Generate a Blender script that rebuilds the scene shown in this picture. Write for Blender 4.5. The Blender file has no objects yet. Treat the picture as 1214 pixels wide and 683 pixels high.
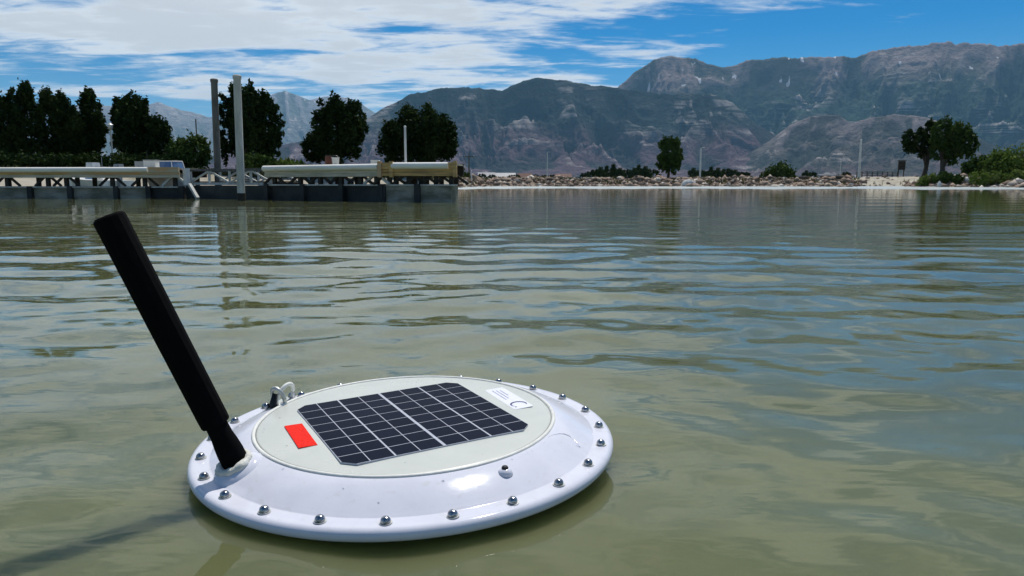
import bpy, bmesh, math, random
import numpy as np
from mathutils import Vector, Matrix

rng = np.random.default_rng(7)
random.seed(7)
R = math.radians
scene = bpy.context.scene
COL = scene.collection

# ------------------------------------------------------------------ camera
F_PX, CX, CY, HORIZON, CAM_H = 883.0, 607.0, 341.5, 217.5, 0.5     # photograph measures, 1214 x 683
PITCH = math.atan((CY - HORIZON) / F_PX)
cam_d = bpy.data.cameras.new('camera')
cam_d.sensor_width = 36.0
cam_d.lens = 36.0 * F_PX / 1214.0
cam_d.clip_start = 0.05
cam_d.clip_end = 120000.0
cam = bpy.data.objects.new('camera', cam_d)
cam.location = (0, 0, CAM_H)
cam.rotation_euler = (math.pi / 2 - PITCH, 0, 0)
COL.objects.link(cam)
scene.camera = cam

# ------------------------------------------------------------------ sun and sky
SUN_AZ, SUN_EL = R(19), R(63)
sun_dir = Vector((math.cos(SUN_EL) * math.sin(SUN_AZ), math.cos(SUN_EL) * math.cos(SUN_AZ), math.sin(SUN_EL)))
sun_d = bpy.data.lights.new('sun', 'SUN')
sun_d.energy = 4.0
sun_d.angle = R(0.53)
sun_d.color = (1.0, 0.95, 0.88)
sun = bpy.data.objects.new('sun', sun_d)
sun.rotation_euler = sun_dir.to_track_quat('Z', 'Y').to_euler()
sun.location = (0, 0, 50)
COL.objects.link(sun)

world = bpy.data.worlds.new('World')
scene.world = world
world.use_nodes = True


class NT:
    """small helper round a node tree"""
    def __init__(self, tree):
        self.t = tree
        self.t.nodes.clear()

    def n(self, kind, **kw):
        nd = self.t.nodes.new(kind)
        for k, v in kw.items():
            if k.startswith('i_'):
                key = k[2:]
                key = int(key) if key.isdigit() else key.replace('_', ' ')
                self.set(nd.inputs[key], v)
            else:
                setattr(nd, k, v)
        return nd

    def set(self, sock, v):
        if isinstance(v, bpy.types.NodeSocket):
            self.t.links.new(v, sock)
        elif isinstance(v, bpy.types.Node):
            self.t.links.new(v.outputs[0], sock)
        else:
            if hasattr(sock.default_value, '__len__') and len(sock.default_value) == 4 and len(v) == 3:
                v = (*v, 1.0)
            sock.default_value = v

    def math(self, op, a, b=0.0, c=None, clamp=False):
        nd = self.t.nodes.new('ShaderNodeMath')
        nd.operation = op
        nd.use_clamp = clamp
        self.set(nd.inputs[0], a)
        self.set(nd.inputs[1], b)
        if c is not None:
            self.set(nd.inputs[2], c)
        return nd.outputs[0]

    def ramp(self, fac, lo, hi, a=0.0, b=1.0, smooth=True):
        nd = self.t.nodes.new('ShaderNodeMapRange')
        nd.interpolation_type = 'SMOOTHSTEP' if smooth else 'LINEAR'
        self.set(nd.inputs[0], fac)
        for i, v in enumerate((lo, hi, a, b)):
            self.set(nd.inputs[i + 1], v)
        return nd.outputs[0]

    def mix(self, fac, a, b, blend='MIX'):
        nd = self.t.nodes.new('ShaderNodeMix')
        nd.data_type = 'RGBA'
        nd.blend_type = blend
        self.set(nd.inputs[0], fac)
        self.set(nd.inputs[6], a)
        self.set(nd.inputs[7], b)
        return nd.outputs[2]

    def noise(self, vec, scale, detail=4.0, rough=0.5, dist=0.0, lac=2.0):
        nd = self.t.nodes.new('ShaderNodeTexNoise')
        if vec is not None:
            self.set(nd.inputs['Vector'], vec)
        self.set(nd.inputs['Scale'], scale)
        self.set(nd.inputs['Detail'], detail)
        self.set(nd.inputs['Roughness'], rough)
        self.set(nd.inputs['Lacunarity'], lac)
        self.set(nd.inputs['Distortion'], dist)
        return nd.outputs[0]

    def mapping(self, vec, loc=(0, 0, 0), rot=(0, 0, 0), scale=(1, 1, 1)):
        nd = self.t.nodes.new('ShaderNodeMapping')
        self.set(nd.inputs[0], vec)
        nd.inputs['Location'].default_value = loc
        nd.inputs['Rotation'].default_value = rot
        nd.inputs['Scale'].default_value = scale
        return nd.outputs[0]


w = NT(world.node_tree)
tc = w.n('ShaderNodeTexCoord')
sky = w.n('ShaderNodeTexSky', sky_type='NISHITA', sun_disc=False, sun_elevation=SUN_EL, sun_rotation=SUN_AZ,
          altitude=1370.0, air_density=1.0, dust_density=0.05, ozone_density=3.0)
sep = w.n('ShaderNodeSeparateXYZ')
w.set(sep.inputs[0], tc.outputs['Generated'])
zc = w.math('MAXIMUM', sep.outputs[2], 0.0)
den = w.math('ADD', zc, 0.075)                         # a cloud layer seen in perspective, thinned at the horizon
px_ = w.math('DIVIDE', sep.outputs[0], den)
py_ = w.math('DIVIDE', sep.outputs[1], den)
comb = w.n('ShaderNodeCombineXYZ')
w.set(comb.inputs[0], px_)
w.set(comb.inputs[1], py_)
lay = comb.outputs[0]
big = w.noise(w.mapping(lay, loc=(3.1, 1.7, 0), rot=(0, 0, R(-16)), scale=(0.42, 0.85, 1)), 1.0, 3.0, 0.5, 0.5)
fine = w.noise(w.mapping(lay, loc=(8.3, 4.1, 2), rot=(0, 0, R(-16)), scale=(0.85, 2.3, 1)), 1.4, 10.0, 0.60, 0.7)
puff = w.noise(w.mapping(lay, loc=(2.3, 6.6, 4), scale=(1.7, 1.5, 1)), 1.3, 8.0, 0.55, 0.3)
# a bank of cloud drifting in from the left, clear air to the right
ex = w.math('DIVIDE', w.math('SUBTRACT', px_, -0.7), 2.4)
ey = w.math('DIVIDE', w.math('SUBTRACT', py_, 3.3), 2.7)
bank = w.ramp(w.math('ADD', w.math('MULTIPLY', ex, ex), w.math('MULTIPLY', ey, ey)), 0.1, 1.5, 0.115, -0.05)
side = w.math('MULTIPLY', w.ramp(sep.outputs[0], -0.2, 0.5, 0.02, -0.085, smooth=False), w.ramp(py_, 2.2, 3.4))
edge = w.noise(w.mapping(lay, loc=(5, 1, 7), rot=(0, 0, R(-16)), scale=(2.6, 5.2, 1)), 1.5, 8.0, 0.62, 0.6)
side = w.math('ADD', side, w.math('MULTIPLY', w.math('SUBTRACT', edge, 0.5), 0.26))
cl = w.math('ADD', w.math('ADD', w.math('ADD', w.math('MULTIPLY', big, 0.55), w.math('MULTIPLY', fine, 0.55)), side), bank)
cl = w.math('ADD', cl, w.math('MULTIPLY', w.math('SUBTRACT', puff, 0.5), 0.42))
cl = w.math('ADD', cl, w.ramp(py_, 3.2, 1.8, 0.0, 0.045))
cov = w.ramp(cl, 0.54, 0.735)
thick = w.ramp(cl, 0.62, 0.80)
shade = w.ramp(w.math('ADD', thick, w.math('MULTIPLY', w.math('SUBTRACT', puff, 0.5), 1.6)), 0.1, 1.2, 1.04, 0.84)
ccol = w.n('ShaderNodeCombineColor')
base_c = (8.0, 8.4, 8.7)
for i in range(3):
    w.set(ccol.inputs[i], w.math('MULTIPLY', shade, base_c[i]))
hs = w.n('ShaderNodeHueSaturation', i_Saturation=1.6, i_Value=0.82)
w.set(hs.inputs['Color'], sky.outputs[0])
col = w.mix(w.math('MULTIPLY', cov, 0.95), hs.outputs[0], ccol.outputs[0])
bg = w.n('ShaderNodeBackground', i_Strength=0.1)
w.set(bg.inputs[0], col)
wo = w.n('ShaderNodeOutputWorld')
w.set(wo.inputs[0], bg)

scene.view_settings.view_transform = 'Standard'
scene.view_settings.look = 'None'
scene.view_settings.exposure = 0.0
scene.view_settings.gamma = 1.0
scene.view_settings.use_curve_mapping = False
scene.cycles.use_denoising = True
scene.cycles.max_bounces = 8
scene.cycles.volume_bounces = 1
scene.cycles.transparent_max_bounces = 8

# ------------------------------------------------------------------ helpers
FW = Vector((0, math.cos(PITCH), -math.sin(PITCH)))
UP = Vector((0, math.sin(PITCH), math.cos(PITCH)))


def at(px, py, Y):
    """the world point at distance Y north of the camera that the photograph shows at pixel px, py"""
    d = FW + Vector((1, 0, 0)) * ((px - CX) / F_PX) - UP * ((py - CY) / F_PX)
    return Vector((0, 0, CAM_H)) + d * (Y / d.y)


def tag(o, label=None, cat=None, group=None, kind=None):
    if label:
        o['label'] = label
    if cat:
        o['category'] = cat
    if group:
        o['group'] = group
    if kind:
        o['kind'] = kind
    return o


def empty(name, loc=(0, 0, 0)):
    o = bpy.data.objects.new(name, None)
    o.location = loc
    o.empty_display_size = 0.1
    COL.objects.link(o)
    return o


def link(name, me, m, parent=None, smooth=False):
    o = bpy.data.objects.new(name, me)
    if m is not None and not me.materials:
        me.materials.append(m)
    if smooth:
        me.polygons.foreach_set('use_smooth', [True] * len(me.polygons))
    COL.objects.link(o)
    if parent is not None:
        o.parent = parent
    return o


def copy_tree(o, parent=None):
    c = o.copy()
    COL.objects.link(c)
    c.parent = parent
    for ch in list(o.children):
        copy_tree(ch, c)
    return c


class MB:
    """collects shapes of one part into one mesh"""
    def __init__(self):
        self.v, self.f = [], []

    def add(self, vs, fs):
        b = len(self.v)
        self.v += [tuple(p) for p in vs]
        self.f += [tuple(b + i for i in q) for q in fs]
        return self

    def box(self, c, s, rot=None, taper=1.0):
        hx, hy, hz = s[0] / 2, s[1] / 2, s[2] / 2
        vs = [Vector((sx * hx * (taper if sz > 0 else 1), sy * hy * (taper if sz > 0 else 1), sz * hz))
              for sz in (-1, 1) for sx, sy in ((-1, -1), (1, -1), (1, 1), (-1, 1))]
        if rot is not None:
            vs = [rot @ p for p in vs]
        vs = [p + Vector(c) for p in vs]
        return self.add(vs, [(3, 2, 1, 0), (4, 5, 6, 7), (0, 1, 5, 4), (1, 2, 6, 5), (2, 3, 7, 6), (3, 0, 4, 7)])

    def beam(self, p, q, wd, ht):
        """a box of width wd and height ht from p to q"""
        p, q = Vector(p), Vector(q)
        d = (q - p)
        L = d.length
        d.normalize()
        side = d.cross(Vector((0, 0, 1)))
        if side.length < 1e-4:
            side = Vector((1, 0, 0))
        side.normalize()
        u = side.cross(d)
        rot = Matrix((side, d, u)).transposed()
        return self.box((p + q) / 2, (wd, L, ht), rot)

    def tube(self, pts, rad, n=8, caps=True):
        pts = [Vector(p) for p in pts]
        if not hasattr(rad, '__len__'):
            rad = [rad] * len(pts)
        vs, fs = [], []
        ref = Vector((0.13, 0.21, 0.97))
        for i, p in enumerate(pts):
            d = (pts[min(i + 1, len(pts) - 1)] - pts[max(i - 1, 0)]).normalized()
            s = d.cross(ref)
            if s.length < 0.1:
                s = d.cross(Vector((1, 0, 0)))
            s.normalize()
            u = s.cross(d)
            for k in range(n):
                a = 2 * math.pi * k / n
                vs.append(p + (s * math.cos(a) + u * math.sin(a)) * rad[i])
        for i in range(len(pts) - 1):
            for k in range(n):
                k2 = (k + 1) % n
                fs.append((i * n + k, i * n + k2, (i + 1) * n + k2, (i + 1) * n + k))
        if caps:
            fs.append(tuple(reversed(range(n))))
            fs.append(tuple((len(pts) - 1) * n + k for k in range(n)))
        # outward
        return self.add(vs, [tuple(reversed(q)) for q in fs])

    def lathe(self, prof, n=48, c=(0, 0, 0), close_top=True, close_bottom=True):
        vs, fs = [], []
        m = len(prof)
        for r_, z_ in prof:
            for k in range(n):
                a = 2 * math.pi * k / n
                vs.append((c[0] + r_ * math.cos(a), c[1] + r_ * math.sin(a), c[2] + z_))
        for i in range(m - 1):
            for k in range(n):
                k2 = (k + 1) % n
                fs.append((i * n + k, i * n + k2, (i + 1) * n + k2, (i + 1) * n + k))
        if close_bottom:
            fs.append(tuple(reversed(range(n))))
        if close_top:
            fs.append(tuple((m - 1) * n + k for k in range(n)))
        return self.add(vs, fs)

    def mesh(self, name):
        me = bpy.data.meshes.new(name)
        me.from_pydata(self.v, [], self.f)
        me.update()
        return me

    def build(self, name, m, parent=None, smooth=False, angle=None):
        me = self.mesh(name)
        o = link(name, me, m, parent, smooth)
        if angle is not None:
            me.set_sharp_from_angle(angle=R(angle))
        return o


def np_mesh(name, V, Fq, m, parent=None, smooth=True):
    me = bpy.data.meshes.new(name)
    V = np.asarray(V, np.float32)
    Fq = np.asarray(Fq, np.int32)
    k = Fq.shape[1]
    me.vertices.add(len(V))
    me.vertices.foreach_set('co', V.ravel())
    me.loops.add(Fq.size)
    me.loops.foreach_set('vertex_index', Fq.ravel())
    me.polygons.add(len(Fq))
    me.polygons.foreach_set('loop_start', np.arange(0, Fq.size, k, dtype=np.int32))
    me.polygons.foreach_set('loop_total', np.full(len(Fq), k, np.int32))
    me.update(calc_edges=True)
    me.validate()
    return link(name, me, m, parent, smooth)


def grid_faces(nu, nv):
    i = np.arange(nu - 1)[:, None] * nv + np.arange(nv - 1)[None, :]
    i = i.ravel()
    return np.stack([i, i + nv, i + nv + 1, i + 1], 1)


def _h(ix, iy, s):
    n = (ix.astype(np.int64) * 374761393 + iy.astype(np.int64) * 668265263 + s * 974634777) & 0x7fffffff
    n = ((n ^ (n >> 13)) * 1274126177) & 0x7fffffff
    return ((n ^ (n >> 16)) & 0xffff) / 65535.0


def vnoise(x, y, s=0):
    ix, iy = np.floor(x), np.floor(y)
    fx, fy = x - ix, y - iy
    fx = fx * fx * fx * (fx * (fx * 6 - 15) + 10)
    fy = fy * fy * fy * (fy * (fy * 6 - 15) + 10)
    ix, iy = ix.astype(np.int64), iy.astype(np.int64)
    a, b = _h(ix, iy, s), _h(ix + 1, iy, s)
    c, d = _h(ix, iy + 1, s), _h(ix + 1, iy + 1, s)
    return (a * (1 - fx) + b * fx) * (1 - fy) + (c * (1 - fx) + d * fx) * fy


def fbm(x, y, s=0, o=5, g=0.5):
    r, a, t = 0, 1.0, 0
    for k in range(o):
        r = r + a * vnoise(x * 2 ** k + 17.3 * k, y * 2 ** k - 9.1 * k, s + k)
        t += a
        a *= g
    return r / t


def ridged(x, y, s=0, o=5, g=0.5):
    r, a, t = 0, 1.0, 0
    for k in range(o):
        r = r + a * (1 - np.abs(2 * vnoise(x * 2 ** k + 5.7 * k, y * 2 ** k + 3.3 * k, s + k) - 1))
        t += a
        a *= g
    return r / t


# ------------------------------------------------------------------ materials
def new_mat(name):
    m = bpy.data.materials.new(name)
    m.use_nodes = True
    return m, NT(m.node_tree)


def finish(t, col, rough=0.6, spec=0.5, metal=0.0, bump=None, bump_d=0.01, bump_s=1.0, **kw):
    p = t.n('ShaderNodeBsdfPrincipled')
    t.set(p.inputs['Base Color'], col)
    t.set(p.inputs['Roughness'], rough)
    t.set(p.inputs['Specular IOR Level'], spec)
    t.set(p.inputs['Metallic'], metal)
    for k, v in kw.items():
        t.set(p.inputs[k.replace('_', ' ')], v)
    if bump is not None:
        b = t.n('ShaderNodeBump', i_Strength=bump_s, i_Distance=bump_d)
        t.set(b.inputs['Height'], bump)
        t.set(p.inputs['Normal'], b)
    o = t.n('ShaderNodeOutputMaterial')
    t.set(o.inputs[0], p)
    return p


def speckled(name, c1, c2, scale, rough=0.7, spec=0.3, metal=0.0, lo=0.35, hi=0.65, bump_d=0.0, stretch=(1, 1, 1), detail=5.0, **kw):
    m, t = new_mat(name)
    g = t.n('ShaderNodeNewGeometry')
    tc_ = t.n('ShaderNodeTexCoord')
    v = t.mapping(tc_.outputs['Object'], scale=stretch)
    nz = t.noise(v, scale, detail, 0.6)
    c = t.mix(t.ramp(nz, lo, hi), c1, c2)
    rr = t.ramp(nz, 0.3, 0.7, rough * 0.85, min(1.0, rough * 1.15))
    finish(t, c, rr, spec, metal, bump=nz if bump_d else None, bump_d=bump_d, **kw)
    return m


# white moulded polyethylene, slightly scuffed
m_hull = speckled('white_plastic', (0.68, 0.69, 0.76), (0.63, 0.645, 0.715), 22.0, rough=0.115, spec=0.4, bump_d=0.0001)
def hull_mat():
    m, t = new_mat('white_plastic')
    tc_ = t.n('ShaderNodeTexCoord')
    p = tc_.outputs['Object']
    n1 = t.noise(p, 14.0, 6.0, 0.65)
    n2 = t.noise(t.mapping(p, scale=(1, 1, 3)), 55.0, 4.0, 0.6)
    sx = t.n('ShaderNodeSeparateXYZ')
    t.set(sx.inputs[0], p)
    c = t.mix(t.ramp(n1, 0.35, 0.7), (0.70, 0.71, 0.775), (0.645, 0.655, 0.72))
    # dried splash marks; scum line low on the hull, deepened to paint underside shade
    c = t.mix(t.math('MULTIPLY', t.ramp(n2, 0.60, 0.68), 0.22), c, (0.50, 0.49, 0.42))
    c = t.mix(t.ramp(t.math('ADD', sx.outputs[2], t.math('MULTIPLY', n1, 0.008)), -0.013, -0.024, 0.0, 0.92), c, (0.15, 0.14, 0.06))
    rr = t.ramp(n1, 0.3, 0.7, 0.07, 0.15)
    finish(t, c, rr, 0.4, bump=n2, bump_d=0.00012)
    return m


m_hull = hull_mat()
m_plate = speckled('ivory_plate', (0.60, 0.62, 0.56), (0.55, 0.57, 0.52), 9.0, rough=0.30, spec=0.5)
m_seal = speckled('cream_seal', (0.80, 0.80, 0.74), (0.70, 0.70, 0.64), 60.0, rough=0.45, bump_d=0.001)
m_putty = speckled('sealant', (0.76, 0.75, 0.68), (0.60, 0.60, 0.52), 55.0, rough=0.5, bump_d=0.004)
m_black = speckled('black_sleeve', (0.003, 0.003, 0.0033), (0.005, 0.005, 0.0055), 90.0, rough=0.85, spec=0.05, bump_d=0.0006)
m_steel = speckled('stainless_steel', (0.42, 0.42, 0.42), (0.28, 0.28, 0.29), 120.0, rough=0.2, metal=1.0)
m_galv = speckled('galvanised_steel', (0.62, 0.64, 0.60), (0.42, 0.44, 0.42), 80.0, rough=0.45, metal=0.55, bump_d=0.0006)
m_dark = speckled('dark_rubber', (0.015, 0.015, 0.015), (0.03, 0.03, 0.03), 40.0, rough=0.6)
m_back = speckled('cell_backing', (0.50, 0.52, 0.58), (0.42, 0.44, 0.50), 60.0, rough=0.35)
m_red = speckled('red_sticker', (0.86, 0.022, 0.008), (0.74, 0.016, 0.008), 190.0, rough=0.6, spec=0.08)
m_label = speckled('label_film', (0.82, 0.83, 0.88), (0.78, 0.79, 0.85), 50.0, rough=0.3)
m_navy = speckled('navy_print', (0.03, 0.04, 0.14), (0.05, 0.05, 0.18), 80.0, rough=0.4)
m_greyprint = speckled('grey_print', (0.36, 0.38, 0.50), (0.28, 0.30, 0.44), 80.0, rough=0.4)


def cell_mat():
    m, t = new_mat('solar_cell_blue_black')
    oi = t.n('ShaderNodeObjectInfo')
    tc_ = t.n('ShaderNodeTexCoord')
    wv = t.n('ShaderNodeTexWave', wave_type='BANDS', bands_direction='X')
    t.set(wv.inputs['Vector'], tc_.outputs['Object'])
    t.set(wv.inputs['Scale'], 95.0)
    lines = t.ramp(wv.outputs['Fac'], 0.93, 1.0)
    base = t.mix(oi.outputs['Random'], (0.004, 0.006, 0.016), (0.007, 0.009, 0.022))
    c = t.mix(t.math('MULTIPLY', lines, 0.25), base, (0.05, 0.06, 0.09))
    finish(t, c, 0.30, 0.02)
    return m


m_cell = cell_mat()


def water_mat():
    m, t = new_mat('lake_water')
    g = t.n('ShaderNodeNewGeometry')
    p = g.outputs['Position']
    r1 = t.noise(t.mapping(p, rot=(0, 0, R(9)), scale=(2.2, 8.0, 1)), 1.0, 3.0, 0.55, 0.3)
    r2 = t.noise(t.mapping(p, loc=(4, 2, 0), rot=(0, 0, R(-14)), scale=(9.0, 21.0, 1)), 1.0, 2.0, 0.5, 0.2)
    h = t.math('ADD', t.math('MULTIPLY', r1, 1.0), t.math('MULTIPLY', r2, 0.22))
    murk = t.noise(p, 0.9, 4.0, 0.55)
    c = t.mix(t.ramp(murk, 0.3, 0.7), (0.100, 0.112, 0.048), (0.136, 0.148, 0.068))
    pb = finish(t, c, 0.02, 0.5, bump=h, bump_d=0.006, bump_s=0.30, IOR=1.333)
    pb.subsurface_method = 'BURLEY'                     # light scatters in the murky water, so shadows on it are soft
    pb.inputs['Subsurface Weight'].default_value = 1.0
    pb.inputs['Subsurface Radius'].default_value = (0.9, 1.0, 0.55)
    pb.inputs['Subsurface Scale'].default_value = 0.09
    return m


m_water = water_mat()


def ground_mat():
    m, t = new_mat('shore_ground')
    g = t.n('ShaderNodeNewGeometry')
    p = g.outputs['Position']
    n1 = t.noise(p, 0.35, 6.0, 0.6)
    n2 = t.noise(p, 2.4, 5.0, 0.6)
    sep_ = t.n('ShaderNodeSeparateXYZ')
    t.set(sep_.inputs[0], p)
    sand = t.mix(n2, (0.30, 0.27, 0.21), (0.46, 0.42, 0.34))
    grass = t.mix(n2, (0.06, 0.075, 0.025), (0.16, 0.15, 0.06))
    up_ = t.math('ADD', sep_.outputs[2], t.math('MULTIPLY', t.math('SUBTRACT', n1, 0.5), 1.2))
    c = t.mix(t.ramp(up_, 0.75, 1.15), sand, grass)
    finish(t, c, 0.9, 0.15, bump=n2, bump_d=0.05)
    return m


def leaf_mat(name, c1, c2, c3):
    m, t = new_mat(name)
    g = t.n('ShaderNodeNewGeometry')
    c = t.mix(g.outputs['Random Per Island'], c1, c2)
    nz = t.noise(g.outputs['Position'], 0.45, 2.0, 0.5)
    c = t.mix(t.ramp(nz, 0.45, 0.75), c, c3)
    d = t.n('ShaderNodeBsdfDiffuse')
    t.set(d.inputs[0], c)
    tr = t.n('ShaderNodeBsdfTranslucent')
    t.set(tr.inputs[0], c)
    gl = t.n('ShaderNodeBsdfGlossy', i_Roughness=0.5)
    t.set(gl.inputs[0], (0.6, 0.6, 0.6))
    mx = t.n('ShaderNodeMixShader', i_0=0.16)
    t.set(mx.inputs[1], d)
    t.set(mx.inputs[2], tr)
    mx2 = t.n('ShaderNodeMixShader', i_0=0.008)
    t.set(mx2.inputs[1], mx)
    t.set(mx2.inputs[2], gl)
    o = t.n('ShaderNodeOutputMaterial')
    t.set(o.inputs[0], mx2)
    return m


m_leaf_dark = leaf_mat('dark_leaves', (0.012, 0.026, 0.007), (0.026, 0.046, 0.012), (0.038, 0.06, 0.016))
m_leaf_mid = leaf_mat('green_leaves', (0.028, 0.055, 0.012), (0.055, 0.095, 0.022), (0.075, 0.11, 0.03))
m_leaf_pale = leaf_mat('pale_leaves', (0.08, 0.13, 0.022), (0.14, 0.20, 0.04), (0.17, 0.21, 0.06))
m_bark = speckled('bark', (0.05, 0.04, 0.03), (0.10, 0.085, 0.065), 6.0, rough=0.9, bump_d=0.03, stretch=(1, 1, 0.2))
m_pile = speckled('weathered_pile', (0.42, 0.42, 0.38), (0.60, 0.60, 0.55), 1.6, rough=0.75, stretch=(4, 4, 0.8), bump_d=0.006)
m_pile_dark = speckled('rusty_pile', (0.09, 0.085, 0.075), (0.17, 0.165, 0.15), 1.6, rough=0.75, stretch=(4, 4, 0.8), bump_d=0.006)
m_cream = speckled('cream_bumper', (0.86, 0.84, 0.76), (0.66, 0.62, 0.50), 1.1, rough=0.5, lo=0.45, hi=0.8, stretch=(1, 1, 6))
m_wood = speckled('weathered_plank', (0.66, 0.43, 0.17), (0.36, 0.24, 0.11), 2.2, rough=0.85, stretch=(0.6, 1, 7), bump_d=0.006)
m_wood_pale = speckled('pale_plank', (0.62, 0.57, 0.44), (0.42, 0.38, 0.28), 2.0, rough=0.85, stretch=(0.6, 1, 7), bump_d=0.006)
m_wood_rust = speckled('rust_stained_plank', (0.60, 0.32, 0.13), (0.52, 0.44, 0.30), 1.5, rough=0.85, stretch=(0.8, 1, 4), bump_d=0.006)
m_darkwood = speckled('dark_timber', (0.028, 0.025, 0.02), (0.06, 0.055, 0.045), 3.0, rough=0.85, stretch=(1, 1, 3))
m_float = speckled('float_concrete', (0.36, 0.34, 0.27), (0.17, 0.165, 0.12), 1.7, rough=0.8, stretch=(1, 1, 2.5), bump_d=0.004)
m_float_dark = speckled('float_black', (0.018, 0.02, 0.018), (0.05, 0.052, 0.048), 2.0, rough=0.6)
m_white = speckled('white_paint', (0.78, 0.78, 0.76), (0.62, 0.62, 0.60), 2.5, rough=0.5)
m_grey = speckled('grey_paint', (0.35, 0.36, 0.37), (0.24, 0.25, 0.26), 2.5, rough=0.5)
m_brown = speckled('brown_paint', (0.16, 0.06, 0.04), (0.10, 0.045, 0.035), 4.0, rough=0.7)
m_ground = ground_mat()
m_rock = None


def rock_mat():
    m, t = new_mat('riprap_stone')
    g = t.n('ShaderNodeNewGeometry')
    rnd = g.outputs['Random Per Island']
    nz = t.noise(g.outputs['Position'], 3.0, 5.0, 0.6)
    cr = t.n('ShaderNodeValToRGB')
    t.set(cr.inputs[0], rnd)
    els = cr.color_ramp.elements
    els[0].position, els[0].color = 0.0, (0.07, 0.055, 0.045, 1)
    els[1].position, els[1].color = 1.0, (0.70, 0.65, 0.57, 1)
    for ps, cc in ((0.3, (0.20, 0.15, 0.11, 1)), (0.55, (0.36, 0.28, 0.21, 1)), (0.75, (0.30, 0.20, 0.15, 1)), (0.9, (0.50, 0.44, 0.36, 1))):
        e = els.new(ps)
        e.color = cc
    c = t.mix(t.ramp(nz, 0.45, 0.8), cr.outputs[0], (0.16, 0.13, 0.10))
    finish(t, c, 0.85, 0.2, bump=nz, bump_d=0.05)
    return m


m_rock = rock_mat()
m_boulder = speckled('pale_limestone', (0.62, 0.61, 0.58), (0.46, 0.45, 0.42), 2.0, rough=0.8, bump_d=0.04)


def mountain_mat(name, foot, mid, top, snow, zf, zm, zt, cliff=0.8):
    m, t = new_mat(name)
    g = t.n('ShaderNodeNewGeometry')
    p = g.outputs['Position']
    s = t.n('ShaderNodeSeparateXYZ')
    t.set(s.inputs[0], p)
    nrm = t.n('ShaderNodeSeparateXYZ')
    t.set(nrm.inputs[0], g.outputs['Normal'])
    nl = t.noise(p, 0.0011, 6.0, 0.6)
    nf = t.noise(p, 0.006, 7.0, 0.65)
    nd = t.math('SUBTRACT', nl, 0.5)
    z = t.math('ADD', s.outputs[2], t.math('MULTIPLY', nd, 900.0))
    c = t.mix(t.ramp(z, zf * 0.6, zf * 1.3), foot, mid)
    c = t.mix(t.ramp(z, zm, zt), c, top)
    sp = t.n('ShaderNodeAttribute', attribute_name='spur').outputs['Fac']
    spn = t.math('ADD', sp, t.math('MULTIPLY', t.math('SUBTRACT', nf, 0.5), 0.35))
    # brush grows in the hollows between the spurs
    c = t.mix(t.math('MULTIPLY', t.ramp(spn, 0.62, 0.46), 0.75), c, (mid[0] * 0.6, mid[1] * 0.75, mid[2] * 0.65))
    # bare pale rock breaks out along the spurs, in level beds
    st = t.noise(t.mapping(p, scale=(0.0016, 0.0016, 0.016)), 1.0, 7.0, 0.62, 0.8)
    out = t.math('MULTIPLY', t.ramp(spn, 0.60, 0.76), t.ramp(st, 0.44, 0.60))
    out = t.math('MULTIPLY', out, t.ramp(t.noise(p, 0.0016, 3.0, 0.5), 0.42, 0.58, 0.15, 1.0))
    c = t.mix(t.math('MULTIPLY', out, cliff), c, (0.46, 0.41, 0.38))
    # old snow lying in gullies high up
    sn = t.noise(t.mapping(p, scale=(0.0115, 0.0060, 0.0013)), 1.0, 1.5, 0.5)
    thin = t.ramp(sn, 0.675, 0.71)
    snm = t.math('MULTIPLY', thin, t.ramp(s.outputs[2], snow - 150, snow + 250))
    snm = t.math('MULTIPLY', snm, t.ramp(t.noise(p, 0.0024, 3.0, 0.6), 0.40, 0.50, 0.0, 0.8))
    c = t.mix(snm, c, (0.78, 0.79, 0.82))
    finish(t, c, 0.95, 0.05, bump=nf, bump_d=120.0, bump_s=1.0)
    return m


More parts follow.
